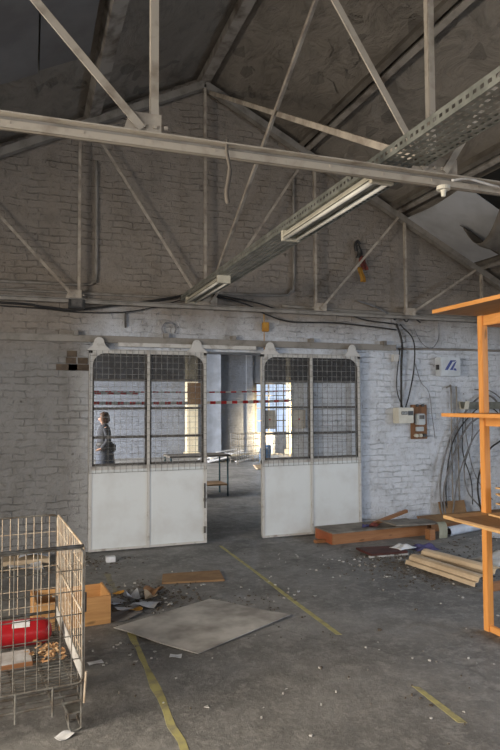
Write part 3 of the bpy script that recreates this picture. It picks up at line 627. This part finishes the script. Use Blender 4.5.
MB().box((-.004, .02, Z0+.01), (.0, CD-.02, Z0+.09)).build('side_kick_strip', 'offwhite', cg)
MB().tube([(-.01, CD-.03, .30), (-CW, CD-.03, .30)], .010, 6).build('back_rail', 'cage', cg, True); MB().tube([(-.004, CD-.03, .20), (-.004, CD-.03, .40), (-.03, CD-.03, .40)], .009, 6).build('back_loop', 'cage', cg, True)
MB().tube([(.0, -.004, .955), (-CW, -.004, .955)], .009, 6).build('gate_bar', 'cage', cg, True)
dk = MB()
for i in range(26): y = .03+i*.04; dk.wire((-CW+.01, y, .232), (-.01, y, .232), .0035)
for i in range(9): x = -.05-i*.137; dk.wire((x, .0, .226), (x, CD, .226), .004)
dk.build('deck', 'cage', cg)
bf = MB()
for y in (.0, .08, .16, CD-.05, CD): bf.tube([(-CW, y, .155), (-.0, y, .155)], .007, 6)
for x in (0, -.15, -.33, -.6, -.9, -CW): bf.tube([(x, 0, .150), (x, CD, .150)], .006, 6)
for x in (-.15, -.33, -.6, -.9): bf.tube([(x, -.002, .25), (x, -.002, .10)], .006, 6)
bf.build('base_frame', 'cage', cg)
for x, y in ((-.005, 0), (-.005, CD-.13), (-CW+.05, 0), (-CW+.05, CD-.13)):
    ft = MB()
    for dy in (0, .11): ft.tube([(x, y+dy, .26), (x, y+dy, .018), (x-.02, y+dy, .008), (x-.05, y+dy, .008), (x-.062, y+dy, .03), (x-.066, y+dy, .10), (x-.10, y+dy, .17)], .006, 6)
    ft.tube([(x-.005, y, .03), (x-.005, y+.11, .03)], .006, 6); ft.tube([(x-.06, y, .03), (x-.06, y+.11, .03)], .006, 6); ft.box((x-.075, y-.005, .095), (x+.005, y+.12, .102))
    ft.build('foot', 'cage', cg)
MB().tube([(.012, .03, .60), (.012, .03, .70)], .012, 8).build('hinge', 'blacktrim', cg); MB().tube([(.008, .0, .14), (.018, .0, .30)], .007, 6).build('hook', 'cage_lit', cg)
# gas cylinder
t = thing('gas_cylinder', 'red gas cylinder with white label lying inside the wire cage', 'gas cylinder', (-.18, 4.10,   .2385+.0785), -.02)
pr = [(-.34, .0), (-.335, .03), (-.31, .06), (-.27, .076), (-.22, .078), (.24, .078), (.285, .075), (.31, .06), (.325, .03), (.328, 0)]
MB().tube([(a, 0, 0) for a, b in pr], [max(b, .001) for a, b in pr], 24).build('tank', 'red', t, True)
lb = MB(); seg = [math.radians(a) for a in range(58, 104, 5)]
lb.sheet(lambda a, b: (.10+.10*a, -.0795*math.cos(math.radians(40+40*b)), .0795*math.sin(math.radians(40+40*b))), 2, 8, .001); lb.build('label', 'paper', t)
MB().tube([(-.34, 0, 0), (-.40, 0, 0)], .022, 10).build('valve', 'galv', t); MB().tube([(-.27, 0, 0), (-.262, 0, 0)], .0785, 24).build('seam', 'red', t, True)
# slab and leaves inside the cage
t = thing('wooden_slab', 'brown wooden tray with dusty white top inside the wire cage', 'box', (-.19, 3.70, .2385), A)
MB().box((-.26, .03, 0), (.23, .22, .032)).build('body', 'orange', t, bevel=.003); MB().box((-.255, .035, .032), (.225, .215, .036)).build('top', 'litter_top', t)
m = MB(); rnd = random.Random(2)
for i in range(70):
    x = .13+rnd.gauss(0, .045); y = 3.86+rnd.gauss(0, .07); z = .243+rnd.uniform(0, .05); x = min(x, .20); a = rnd.uniform(0, 6.3); s = rnd.uniform(.018, .04); tt = rnd.uniform(-.6, .6)
    m.sheet(lambda p, q: (x+s*((p-.5)*math.cos(a)-(q-.5)*.6*math.sin(a)), y+s*((p-.5)*math.sin(a)+(q-.5)*.6*math.cos(a)), z+tt*s*(p-.5)+.4*s*(q-.5)**2), 3, 2, .0015)
tag(m.build('dry_leaves', 'leaf'), 'heap of dry brown leaves and shavings inside the wire cage', 'leaves', kind='stuff')

# ------------------------------------------------------------------ floor things, left half
ln = MB().prism([(x, y, .0005) for x, y in [(2.15, 4.19), (2.19, 4.17), (2.19, 5.0), (2.20, 6.0), (2.20, 7.25), (2.165, 7.25), (2.165, 6.1), (2.15, 5.1)]], (0, 0, .0015)); tag(ln.build('floor_line', 'yellow'), 'long yellow floor line running from the doorway', 'floor marking', kind=None)
ln = MB().prism([(x, y, .0005) for x, y in [(2.17, 2.83), (2.215, 2.81), (2.225, 3.25), (2.19, 3.28)]], (0, 0, .0015)); tag(ln.build('floor_line', 'yellow'), 'short yellow floor dash in the right foreground', 'floor marking')
rnd = random.Random(9); pl = [(.715+rnd.uniform(-.012, .012), 2.2+i*.16) for i in range(17)]; prr = [(.76+rnd.uniform(-.012, .012), 2.2+i*.16) for i in range(17)]
tag(MB().prism([(x, y, .0005) for x, y in prr+pl[::-1]], (0, 0, .0015)).build('floor_line', 'yellow'), 'worn yellow floor line in the left foreground, beside the cage', 'floor marking')
pl = [(.735+rnd.uniform(-.012, .012), 5.75+i*.12) for i in range(7)]; prr = [(.785+rnd.uniform(-.012, .012), 5.75+i*.12) for i in range(7)]
tag(MB().prism([(x, y, .0005) for x, y in prr+pl[::-1]], (0, 0, .0015)).build('floor_line', mat('faded_yellow_paint', (.27, .25, .17), (.16, .155, .14), 9, .8)), 'faded yellow floor line left, leading to the left door', 'floor marking')
# large sheet of fibreboard
P4 = [(.62, 4.85), (1.10, 4.17), (1.985, 4.64), (1.50, 5.30)]
def fbs(a, b):
    x = (P4[0][0]*(1-a)+P4[1][0]*a)*(1-b)+(P4[3][0]*(1-a)+P4[2][0]*a)*b; y = (P4[0][1]*(1-a)+P4[1][1]*a)*(1-b)+(P4[3][1]*(1-a)+P4[2][1]*a)*b
    return (x+.012*math.sin(9*b+3*a)*(a*(1-a)+.05), y+.012*math.sin(8*a), .010+.012*a*b+.012*(1-b)*(1-a)*(1-a))
tag(MB().sheet(fbs, 12, 12, .006).build('fibreboard_sheet', 'fibre'), 'large grey fibreboard sheet lying flat on the floor', 'board')
t = MB().prism([(1.20, 5.90, .002), (1.79, 5.79, .002), (1.84, 6.14, .002), (1.27, 6.20, .002)], (0, 0, .018)); tag(t.build('brown_board', 'cardboard', bevel=.003), 'small brown board lying flat in front of the left door', 'board')
# crate
t = thing('wooden_crate', 'open wooden crate on the floor behind the wire cage', 'crate', (.055, 4.96, .002), .08)
WC, DC, HC, TH = .565, .37, .215, .016
MB().box((0, 0, 0), (WC, TH, HC)).build('side_board', 'crate', t, bevel=.002); MB().box((0, DC-TH, 0), (WC, DC, HC)).build('side_board', 'crate', t, bevel=.002)
MB().box((0, TH, 0), (TH, DC-TH, HC+.012)).build('end_board', 'crate', t, bevel=.002); MB().box((WC-TH, TH, 0), (WC, DC-TH, HC+.012)).build('end_board', 'crate', t, bevel=.002); MB().box((TH, TH, 0), (WC-TH, DC-TH, .012)).build('bottom_board', 'crate', t)
# papers
def paper(name, cx, cy, w, h, rz, label, m_='paper', lift=.03, seed=0, z0=.004, cat='paper'):
    rnd = random.Random(seed); p1, p2 = rnd.uniform(0, 6), rnd.uniform(0, 6)
    def fn(a, b):
        x = (a-.5)*w; y = (b-.5)*h; z = z0+lift*(.5+.5*math.sin(4*a+p1+2*b))*(.4+.6*abs(math.sin(2.5*b+p2)))
        return (cx+x*math.cos(rz)-y*math.sin(rz), cy+x*math.sin(rz)+y*math.cos(rz), z)
    return tag(MB().sheet(fn, 8, 8, .0015).build(name, m_), label, cat)
paper('crumpled_paper', .80, 5.30, .20, .14, .3, 'white crumpled paper between the crate and the fibreboard sheet', lift=.025, seed=1)
paper('crumpled_paper', .96, 5.35, .17, .20, 1.0, 'larger white crumpled paper beside the brown paper heap', 'paper', .03, 2)
paper('crumpled_paper', .86, 5.52, .12, .10, .2, 'rolled white paper standing highest in the paper heap', lift=.09, seed=3, z0=.02)
paper('crumpled_paper', .70, 5.50, .16, .16, .7, 'bluish paper touching the right end of the crate', 'bluegrey_paper', .025, 4)
paper('grey_sheet', .74, 5.12, .24, .17, .4, 'dark grey sheet under the papers at the crate corner', 'dark_board', .03, 5)
paper('brown_paper', 1.07, 5.62, .14, .13, .5, 'crumpled brown paper heap left of the fibreboard sheet', 'brown_paper', .07, 6, .01)
paper('brown_paper', 1.02, 5.50, .14, .10, 1.5, 'pale tan card leaning on the crumpled brown paper', 'beige', .07, 8, .01)
paper('orange_scrap', .84, 5.19, .10, .06, .2, 'orange scrap among the papers by the fibreboard sheet', 'orange_rag', .025, 7, .022, 'scrap')
paper('orange_scrap', .775, 5.75, .10, .06, .0, 'yellow scrap on the faded floor line behind the crate', 'orange_rag', .03, 12, cat='scrap')
t = MB().box((.80, 6.90, .002), (.90, 6.98, .06)); tag(t.build('white_block', 'paper', bevel=.004), 'small white block on the floor in front of the left door', 'block')
paper('paper_stack', -.02, 6.98, .34, .26, .1, 'pale papers on the floor at left seen through the cage, nearest', 'paper', .06, 21)
paper('paper_stack', .08, 7.26, .30, .2, -.2, 'pale paper tilted on the board by the left wall', 'bluegrey_paper', .05, 22, .056)
t = MB().box((-.25, 7.12, .002), (.22, 7.38, .05)); tag(t.build('wall_board', 'beige', bevel=.003), 'tan board on the floor along the left wall behind the cage', 'board')
paper('floor_scrap', .19, 3.40, .08, .06, .5, 'torn white scrap on the floor under the cage foot', lift=.015, seed=30, cat='scrap')
paper('floor_scrap', .43, 4.28, .10, .06, .2, 'white scrap on the floor right of the cage', 'paper', .01, 31, cat='scrap')
paper('floor_scrap', .95, 4.20, .08, .06, -.3, 'white scrap at the near left edge of the fibreboard sheet', 'paper', .01, 32, cat='scrap')

# ------------------------------------------------------------------ floor things, right half
Bx = thing('orange_box', 'long flat orange wooden box on the floor by the right sliding door', 'box', (3.46, 6.80, .002), .055)
MB().box((0, 0, 0), (1.40, .02, .128)).build('front_board', 'orange', Bx, bevel=.003); MB().box((0, .42, 0), (1.40, .44, .128)).build('back_board', 'orange', Bx)
MB().box((0, .02, 0), (.02, .42, .128)).build('end_board', mat('lit_end_varnish', (.36, .11, .05), (.28, .09, .04), 6, .5), Bx); MB().box((1.38, .02, 0), (1.40, .42, .128)).build('end_board', 'orange', Bx); MB().box((-.005, -.005, .128), (1.405, .445, .144)).build('top_board', 'grey_ply', Bx, bevel=.002)  # left end redder than the front: light from the left put into its colour
MB().box((-.14, .16, 0), (-.006, .22, .035)).build('foot_block', 'orange', Bx)
paper('dark_rag', 4.12, 6.97, .14, .09, .2, 'dark rag with red patches on the long orange box', 'red_rag', .04, 40, .15, 'rag'); 
paper('dark_rag', 4.0, 6.96, .10, .08, .9, 'dark blue rag on the long orange box, next to red rag', 'blue_cloth', .04, 41, .15, 'rag')
bd = MB().box((-.36, -.16, 0), (.36, .16, .016)).build('loose_board', 'grey_ply', bevel=.002); bd.location = (4.60, 6.86, .178); bd.rotation_euler = (.02, .05, .10); tag(bd, 'grey loose board lying on the right end of the orange box', 'board')
bd = MB().box((-.34, -.022, 0), (.34, .022, .04)).build('timber_batten', 'orange'); bd.location = (4.50, 7.16, .19); bd.rotation_euler = (0, -.12, .35); tag(bd, 'thin orange batten propped behind the grey loose board', 'batten')
t = thing('curved_drawer', 'orange drawer with a grey top behind the white paper roll', 'box', (5.02, 7.02, .002), .03)
MB().box((0, 0, 0), (1.5, .02, .10)).build('front_board', 'orange', t); MB().box((0, .02, 0), (.02, .28, .10)).build('end_board', 'orange', t); MB().box((1.48, .02, 0), (1.5, .28, .10)).build('end_board', 'orange', t); MB().box((0, .28, 0), (1.5, .30, .14)).build('back_board', 'orange', t)
MB().prism([(-.005, -.01, .10), (1.5, -.01, .10), (1.5, .305, .145), (-.005, .305, .145)], (0, 0, .015)).build('top_board', 'cardboard', t)
def cv(a, b): th = 1.45*a; return (4.86+.12*b+.03*math.sin(th), 6.64+.24*(1-math.cos(th*.6)), .008+.18*math.sin(th))
tag(MB().sheet(cv, 10, 2, .008).build('curled_sheet', mat('dull_green_sheet', (.34, .34, .27), (.25, .25, .19), 6, .7)), 'curled grey-green sheet at the right end of the orange box', 'sheet')
bk = MB().box((4.70, 6.60, .002), (4.78, 6.70, .13)); tag(bk.build('wood_block', 'orange', bevel=.003), 'orange wood block standing at the right end of the orange box', 'block')
bd = MB().box((-.22, -.012, 0), (.22, .012, .25)).build('leaning_board', 'cardboard', bevel=.002); bd.location = (5.93, 7.42, .12); bd.rotation_euler = (-.30, 0, .03); tag(bd, 'brown board leaning against the right wall behind the rack', 'board'); bd.location = (5.66, 7.36, .075)
rl = thing('paper_roll', 'white paper roll lying on the floor at right beyond the pine rack', 'roll', (5.05, 6.72, .062), .28)
MB().tube([(0, 0, 0), (.95, 0, 0)], .06, 16, False).build('roll', mat('white_roll_paper', (.70, .76, .86), (.58, .62, .7), 6, .6), rl, True); MB().tube([(.004, 0, 0), (.94, 0, 0)], .036, 12).build('core', 'blacktrim', rl)
paper('paper_sheet', 5.60, 6.52, .26, .22, .2, 'white sheet on the floor in front of the paper roll', 'paper', .03, 50)
md = MB().prism([(3.56, 6.08, .022), (4.02, 6.06, .022), (4.10, 6.34, .022), (3.56, 6.42, .022)], (0, 0, .025)); tag(md.build('maroon_board', 'maroon', bevel=.004), 'dark maroon padded board lying on the floor at right', 'board')
fr = MB()
rnd = random.Random(14)
for i in range(26): q = i/25; fr.box((3.56+.46*q-.009, 6.085-.02*q, .002), (3.56+.46*q+.009, 6.12-.02*q, .021))
tag(fr.build('board_fringe', 'litter'), 'crumbling edge debris under the maroon board', 'debris', kind='stuff')
def cloth(name, cx, cy, w, h, rz, amp, m_, label, seed, z0=.01):
    rnd = random.Random(seed); ph = [rnd.uniform(0, 6) for _ in range(6)]
    def fn(a, b):
        env = math.sin(PI*min(1, max(0, a)))**.6*math.sin(PI*min(1, max(0, b)))**.6
        x = (a-.5)*w*(1+.1*math.sin(6*b+ph[0])); y = (b-.5)*h*(1+.1*math.sin(6*a+ph[1])); z = z0+amp*env*(.55+.25*math.sin(9*a+ph[2]+3*b)+.2*math.sin(11*b+ph[3]))
        return (cx+x*math.cos(rz)-y*math.sin(rz), cy+x*math.sin(rz)+y*math.cos(rz), z)
    return tag(MB().sheet(fn, 18, 14, .003).build(name, m_, smooth=True), label, 'cloth')
cloth('white_cloth', 4.06, 6.22, .24, .18, .25, .05, 'paper', 'crumpled white cloth on the right corner of the maroon board', 60, .052)
cloth('blue_cloth', 4.36, 6.24, .30, .20, -.1, .08, 'blue_cloth', 'crumpled blue-purple cloth on the floor right of the white cloth', 61)
cloth('grey_rag', 4.80, 5.55, .60, .35, .3, .09, 'fibre', 'crumpled pale grey plastic on the floor behind the beige channels', 62)
def channel(name, p, q, label, z0):
    p, q = Vector((*p, z0)), Vector((*q, z0)); d = (q-p); n = Vector((-d.y, d.x, 0)).normalized()
    prof = [(-.10, .0), (-.085, .035), (-.05, .038), (-.035, .075), (.0, .088), (.045, .086), (.07, .06), (.10, .055)]
    tag(MB().sheet(lambda a, b: p+d*a+n*prof[min(7, int(round(b*7)))][0]+Vector((0, 0, prof[min(7, int(round(b*7)))][1])), 6, 7, .006).build(name, 'beige'), label, 'channel')
channel('beige_channel', (3.86, 5.74), (3.98, 4.80), 'beige ribbed channel lying on the floor, nearer of the two', .009)
channel('beige_channel', (4.12, 5.90), (4.32, 4.98), 'beige ribbed channel lying on the floor, farther of the two', .009)
MB_ = MB().box((-.04, -.03, 0), (.34, .03, .07)).build('wood_offcut', 'orange', bevel=.003); MB_.location = (4.0, 4.66, .002); MB_.rotation_euler = (0, 0, .1); tag(MB_, 'orange wood offcut at the near end of the beige channels', 'offcut')
# uncountable litter
m = MB(); rnd = random.Random(21)
def scrap(x, y, s, z=.001):
    n = rnd.choice((3, 4, 5)); a0 = rnd.uniform(0, 6); p = [(x+s*rnd.uniform(.5, 1)*math.cos(a0+i*2*PI/n), y+s*rnd.uniform(.5, 1)*math.sin(a0+i*2*PI/n), z) for i in range(n)]
    m.prism(p, (0, 0, rnd.uniform(.002, .012)))
zones = [(3.6, 5.75, .5, .45, 120), (4.2, 5.3, .6, .5, 110), (.9, 5.6, .45, .5, 110), (.3, 6.9, .6, .35, 110), (1.5, 5.6, .9, .8, 60), (3.2, 6.2, .8, .5, 50), (2.4, 4.6, 1.6, 1.2, 70), (5.2, 6.3, .8, .4, 70), (.6, 4.4, .5, .6, 30), (1.5, 3.2, 1.2, .8, 40)]
grit = MB()
for cx, cy, sx, sy, n in [(3.75, 5.45, .45, .55, 420), (3.8, 6.1, .5, .2, 160), (.95, 5.55, .45, .4, 300), (.3, 7.0, .7, .3, 260), (4.9, 5.9, .6, .5, 160), (1.5, 5.0, .6, .5, 120)]:
    for _ in range(n):
        x, y = rnd.gauss(cx, sx*.55), rnd.gauss(cy, sy*.55); q = rnd.choice((.005, .008, .012, .02)); a0 = rnd.uniform(0, 6)
        if y < 7.3: grit.prism([(x+q*math.cos(a0+i*2.1), y+q*rnd.uniform(.3, 1)*math.sin(a0+i*2.1), .001) for i in range(3)], (0, 0, rnd.uniform(.002, .01)))
tag(grit.build('floor_grit', 'dirt'), 'dark crumbs and grit lying in patches on the concrete floor', 'grit', kind='stuff')
for cx, cy, sx, sy, n in zones:
    for _ in range(n): 
        x, y = rnd.gauss(cx, sx*.6), rnd.gauss(cy, sy*.6)
        if y < 7.2: scrap(x, y, rnd.choice((.006, .006, .009, .012, .02)))
tag(m.build('floor_litter', 'litter'), 'small chips, dust and paper bits scattered over the concrete floor', 'litter', kind='stuff')

# ------------------------------------------------------------------ far room
t = thing('work_bench', 'blue-green tubular steel work table seen through the doorway', 'table', (2.39, 11.05, 0))
MB().box((0, 0, .735), (1.15, .6, .765)).build('table_top', 'grey_ply', t); MB().box((.02, .03, .20), (1.10, .57, .225)).build('lower_shelf', 'ply_dark', t)
for x in (.03, 1.1):
    for y in (.04, .56): MB().tube([(x, y, 0), (x, y, .73)], .016, 8).build('leg', 'teal', t)
    MB().tube(smooth_path([(x, .04, .66), (x, .06, .73), (x, .3, .735), (x, .54, .73), (x, .56, .66)], 4), .016, 8).build('top_rail', 'teal', t)
def tape(y, x0, z0, x1, z1, label, sag=.03, w=.05):
    t = thing('barrier_tape', label, 'tape', (0, y, 0)); n = int(abs(x1-x0)/.09)
    for par, nm, mm in ((0, 'white_stripes', 'tape_white'), (1, 'red_stripes', 'tape_red')):
        q = MB()
        for i in range(n):
            if i % 2 != par: continue
            a, b = i/n, (i+1)/n
            f = lambda s: Vector((x0+(x1-x0)*s, .02*math.sin(6*s), z0+(z1-z0)*s-sag*4*s*(1-s)))
            sl = .03*(1 if par else 1); q.hexa([f(a)+Vector((0, 0, -w/2)), f(b)+Vector((0, 0, -w/2)), f(b)+Vector((0, .002, -w/2)), f(a)+Vector((0, .002, -w/2))], [f(a)+Vector((0, 0, w/2)), f(b)+Vector((0, 0, w/2)), f(b)+Vector((0, .002, w/2)), f(a)+Vector((0, .002, w/2))])
        q.build(nm, mm, t)
tape(9.45, .45, 1.875, 1.56, 1.868, 'short red and white barrier tape seen through the left door', 0, .035)
tape(9.5, .45, 1.735, 4.5, 1.77, 'red and white barrier tape across the doorway, lower strand', .03, .045)
tape(9.55, .45, 1.91, 4.5, 1.93, 'thin red and white barrier tape across the doorway, upper strand', .03, .022)
for x, lb in ((.43, 'slim steel stand at the left end of the barrier tapes'), (4.52, 'slim steel stand at the right end of the barrier tapes')):
    t = thing('tape_stand', lb, 'stand', (x, 9.5, 0)); MB().tube([(0, 0, 0), (0, 0, .03)], .16, 20).build('base', 'dark_steel', t); MB().tube([(0, 0, .03), (0, 0, 2.0)], .022, 10).build('pole', 'teal', t)
for x0, x1, lb in ((4.78, 5.14, 'pale yellow column in the far room seen through the left door'), (8.34, 8.76, 'sunlit pale yellow column in the far room right of the window')):
    t = thing('far_column', lb, 'column', (x0, 19.5, 0)); MB().box((0, 0, 0), (x1-x0, .3, 4.19)).build('shaft', 'column', t); MB().box((-.05, -.05, 0), (x1-x0+.05, .35, .15)).build('plinth', 'column', t)
m = thing('scrap_heap', 'heap of pale planks and paper on the far room floor', 'heap', (5.75, 18.0, 0)); rnd = random.Random(33)
for i in range(26):
    a = rnd.uniform(-.4, .4); x = rnd.gauss(0, .35); y = rnd.gauss(0, .3); z = .02+max(0, .34-abs(x)*.4-abs(y)*.4)*rnd.random(); L = rnd.uniform(.2, .5)
    p = MB().bar((x-L*math.cos(a), y-L*math.sin(a), z), (x+L*math.cos(a), y+L*math.sin(a), z+.06+rnd.uniform(-.03, .1)), rnd.uniform(.06, .22), .02, (0, 0, 1)); p.build('plank', rnd.choice(('paper', 'paper', 'paper', 'column')), m)
t = thing('wire_crate', 'grey wire crate beyond the doorway beside the scrap heap', 'crate', (5.55, 16.75, 0)); q = MB()
for i in range(11):
    x = i*.07; q.wire((x, 0, .1), (x, 0, .85), .006); q.wire((x, .6, .1), (x, .6, .85), .006)
for z in (.1, .3, .5, .7, .85):
    for y in (0, .6): q.wire((0, y, z), (.7, y, z), .007)
    for x in (0, .7): q.wire((x, 0, z), (x, .6, z), .007)
q.build('wire_grid', 'cage', t)
for x in (0, .7):
    for y in (0, .6): MB().tube([(x, y, 0), (x, y, .12)], .02, 6).build('foot', 'cage', t)
for i, (x, y, lb) in enumerate([(6.46, 17.0, 'blue drum beside the wire crate in the far room'), (7.0, 18.2, 'blue drum under the far window')]):
    t = thing('blue_drum', lb, 'drum', (x, y, 0)); MB().tube([(0, 0, 0), (0, 0, .02), (0, 0, .2), (0, 0, .22), (0, 0, .24), (0, 0, .4), (0, 0, .42)], [.13, .14, .14, .147, .14, .14, .135], 18).build('body', 'blue_drum', t, True); MB().tube([(0, 0, .42), (0, 0, .435)], .12, 18).build('lid', 'paper', t)
t = thing('plank_stack', 'low stack of pale planks on the far room floor by the right door', 'planks', (5.6, 15.3, 0))
for i in range(3): MB().bar((0, i*.1, .02+.03*i), (1.3, .12+i*.1, .02+.03*i), .12, .025, (0, 0, 1)).build('plank', 'beige', t)

# person in profile, facing left, standing beyond the left door
def skin(name, joints, edges, m_, parent, sub=2):
    me = bpy.data.meshes.new(name); me.from_pydata([j[:3] for j in joints], edges, []); o = bpy.data.objects.new(name, me); COL.objects.link(o)
    md = o.modifiers.new('skin', 'SKIN'); md.use_smooth_shade = True
    for v, j in zip(me.skin_vertices[0].data, joints): v.radius = (j[3], j[4] if len(j) > 4 else j[3])
    me.skin_vertices[0].data[0].use_root = True
    o.modifiers.new('sub', 'SUBSURF').levels = sub; o.modifiers['sub'].render_levels = sub
    bpy.context.view_layer.update(); ev = o.evaluated_get(bpy.context.evaluated_depsgraph_get()); nm = bpy.data.meshes.new_from_object(ev)
    o.modifiers.clear(); o.data = nm; nm.materials.clear(); nm.materials.append(MT[m_])
    for p in nm.polygons: p.use_smooth = True
    o.parent = parent; return o
P = thing('person', 'person in a dark jacket and long grey skirt, standing in profile beyond the left door', 'person', (1.33, 12.0, 0))
# local: facing -x; y is left/right
J = [(.02, 0, .80, .115, .13), (.015, 0, .95, .095, .115), (.0, 0, 1.08, .105, .13), (.0, 0, 1.22, .10, .14), (.01, 0, 1.30, .05), (-.005, 0, 1.36, .043), (-.02, 0, 1.43, .072, .066), (-.015, 0, 1.49, .066, .06),
     (.02, -.16, 1.25, .045), (.05, -.18, 1.03, .036), (-.06, -.16, .88, .026), (.02, .16, 1.25, .045), (.06, .18, 1.03, .036), (.03, .17, .82, .026),
     (.02, -.08, .72, .075), (.01, -.08, .42, .052), (.03, -.08, .09, .036), (-.10, -.08, .035, .028), (.02, .08, .72, .075), (.03, .08, .42, .052), (.06, .08, .09, .036), (-.07, .08, .035, .028),
     (-.12, -.14, .86, .022), (-.165, -.13, .85, .012), (.015, .17, .74, .022), (.0, .17, .69, .012), (-.088, 0, 1.425, .016), (-.105, 0, 1.415, .008)]
Ed = [(0, 1), (1, 2), (2, 3), (3, 4), (4, 5), (5, 6), (6, 7), (3, 8), (8, 9), (9, 10), (3, 11), (11, 12), (12, 13), (0, 14), (14, 15), (15, 16), (16, 17), (0, 18), (18, 19), (19, 20), (20, 21), (10, 22), (22, 23), (13, 24), (24, 25), (6, 26), (26, 27)]
skin('body', J, Ed, 'skin', P)
def loft(rings, n=20):    # rings: (z, cx, rx, ry)
    q = MB(); vs = []; fs = []
    for k, (z, cx, rx, ry) in enumerate(rings):
        for i in range(n):
            a = 2*PI*i/n; fl_ = 1+(.05*math.sin(5*a+k*.4) if z < .7 else .0); vs.append((cx+rx*math.cos(a)*fl_, ry*math.sin(a)*fl_, z))
    for k in range(len(rings)-1):
        for i in range(n): fs.append((k*n+i, k*n+(i+1) % n, (k+1)*n+(i+1) % n, (k+1)*n+i))
    fs.append(tuple(range(n-1, -1, -1))); fs.append(tuple((len(rings)-1)*n+i for i in range(n))); return q.add(vs, fs)
loft([(.06, .03, .235, .24), (.25, .03, .215, .225), (.5, .03, .19, .205), (.75, .03, .165, .185), (.92, .025, .135, .16), (.98, .02, .12, .145)]).build('skirt', 'skirt', P, True)
loft([(.86, .025, .165, .185), (.93, .02, .15, .17), (1.0, .015, .128, .155), (1.1, .005, .13, .16), (1.2, .005, .128, .17), (1.28, .01, .095, .14), (1.335, .01, .06, .07)]).build('jacket', 'jacket', P, True)
for s in (-1, 1):
    a = [(.02, s*.15, 1.27), (.055, s*.185, 1.04), (-.05 if s < 0 else .035, s*.165, .885)]; MB().tube(smooth_path(a, 5), [.06, .058, .056, .054, .052, .05, .049, .048, .046, .044, .042], 10).build('sleeve', 'jacket', P, True)
loft([(.93, .02, .158, .178), (.95, .02, .162, .182), (.985, .02, .150, .170), (1.0, .02, .14, .165)]).build('belt', 'belt', P, True)
bg_ = MB().box((.07, -.25, .83), (.20, -.19, .98)).build('hip_bag', 'belt', P, bevel=.02)
hr = MB(); vs = []
bm = bmesh.new(); bmesh.ops.create_uvsphere(bm, u_segments=18, v_segments=12, radius=1)
for v in bm.verts:
    x, y, z = v.co; k = 1+.10*math.sin(9*x+4*z)*math.sin(8*y+3*z)
    v.co = (.012+.098*x*k+.01*(z < 0)-(.0 if x > -.4 else .0), .088*y*k, 1.475+.088*z*k-(.05 if x > .2 and z < .2 else 0))
    if v.co.x < -.062 and v.co.z < 1.505: v.co.x = -.052
me = bpy.data.meshes.new('hair'); bm.to_mesh(me); bm.free(); ho = bpy.data.objects.new('hair', me); COL.objects.link(ho); ho.parent = P; me.materials.append(MT['hair'])
for p in me.polygons: p.use_smooth = True
for s in (-1, 1):
    MB().tube([(-.086, s*.025, 1.452), (-.080, s*.027, 1.452)], .007, 8).build('eye', 'blacktrim', P)
    MB().box((-.16+.05, s*.08-.04, 0), (.13-.05, s*.08+.035, .05)).build('shoe', 'blacktrim', P, bevel=.015)
MB().box((-.092, -.018, 1.398), (-.085, .018, 1.404)).build('mouth', 'red_rag', P)
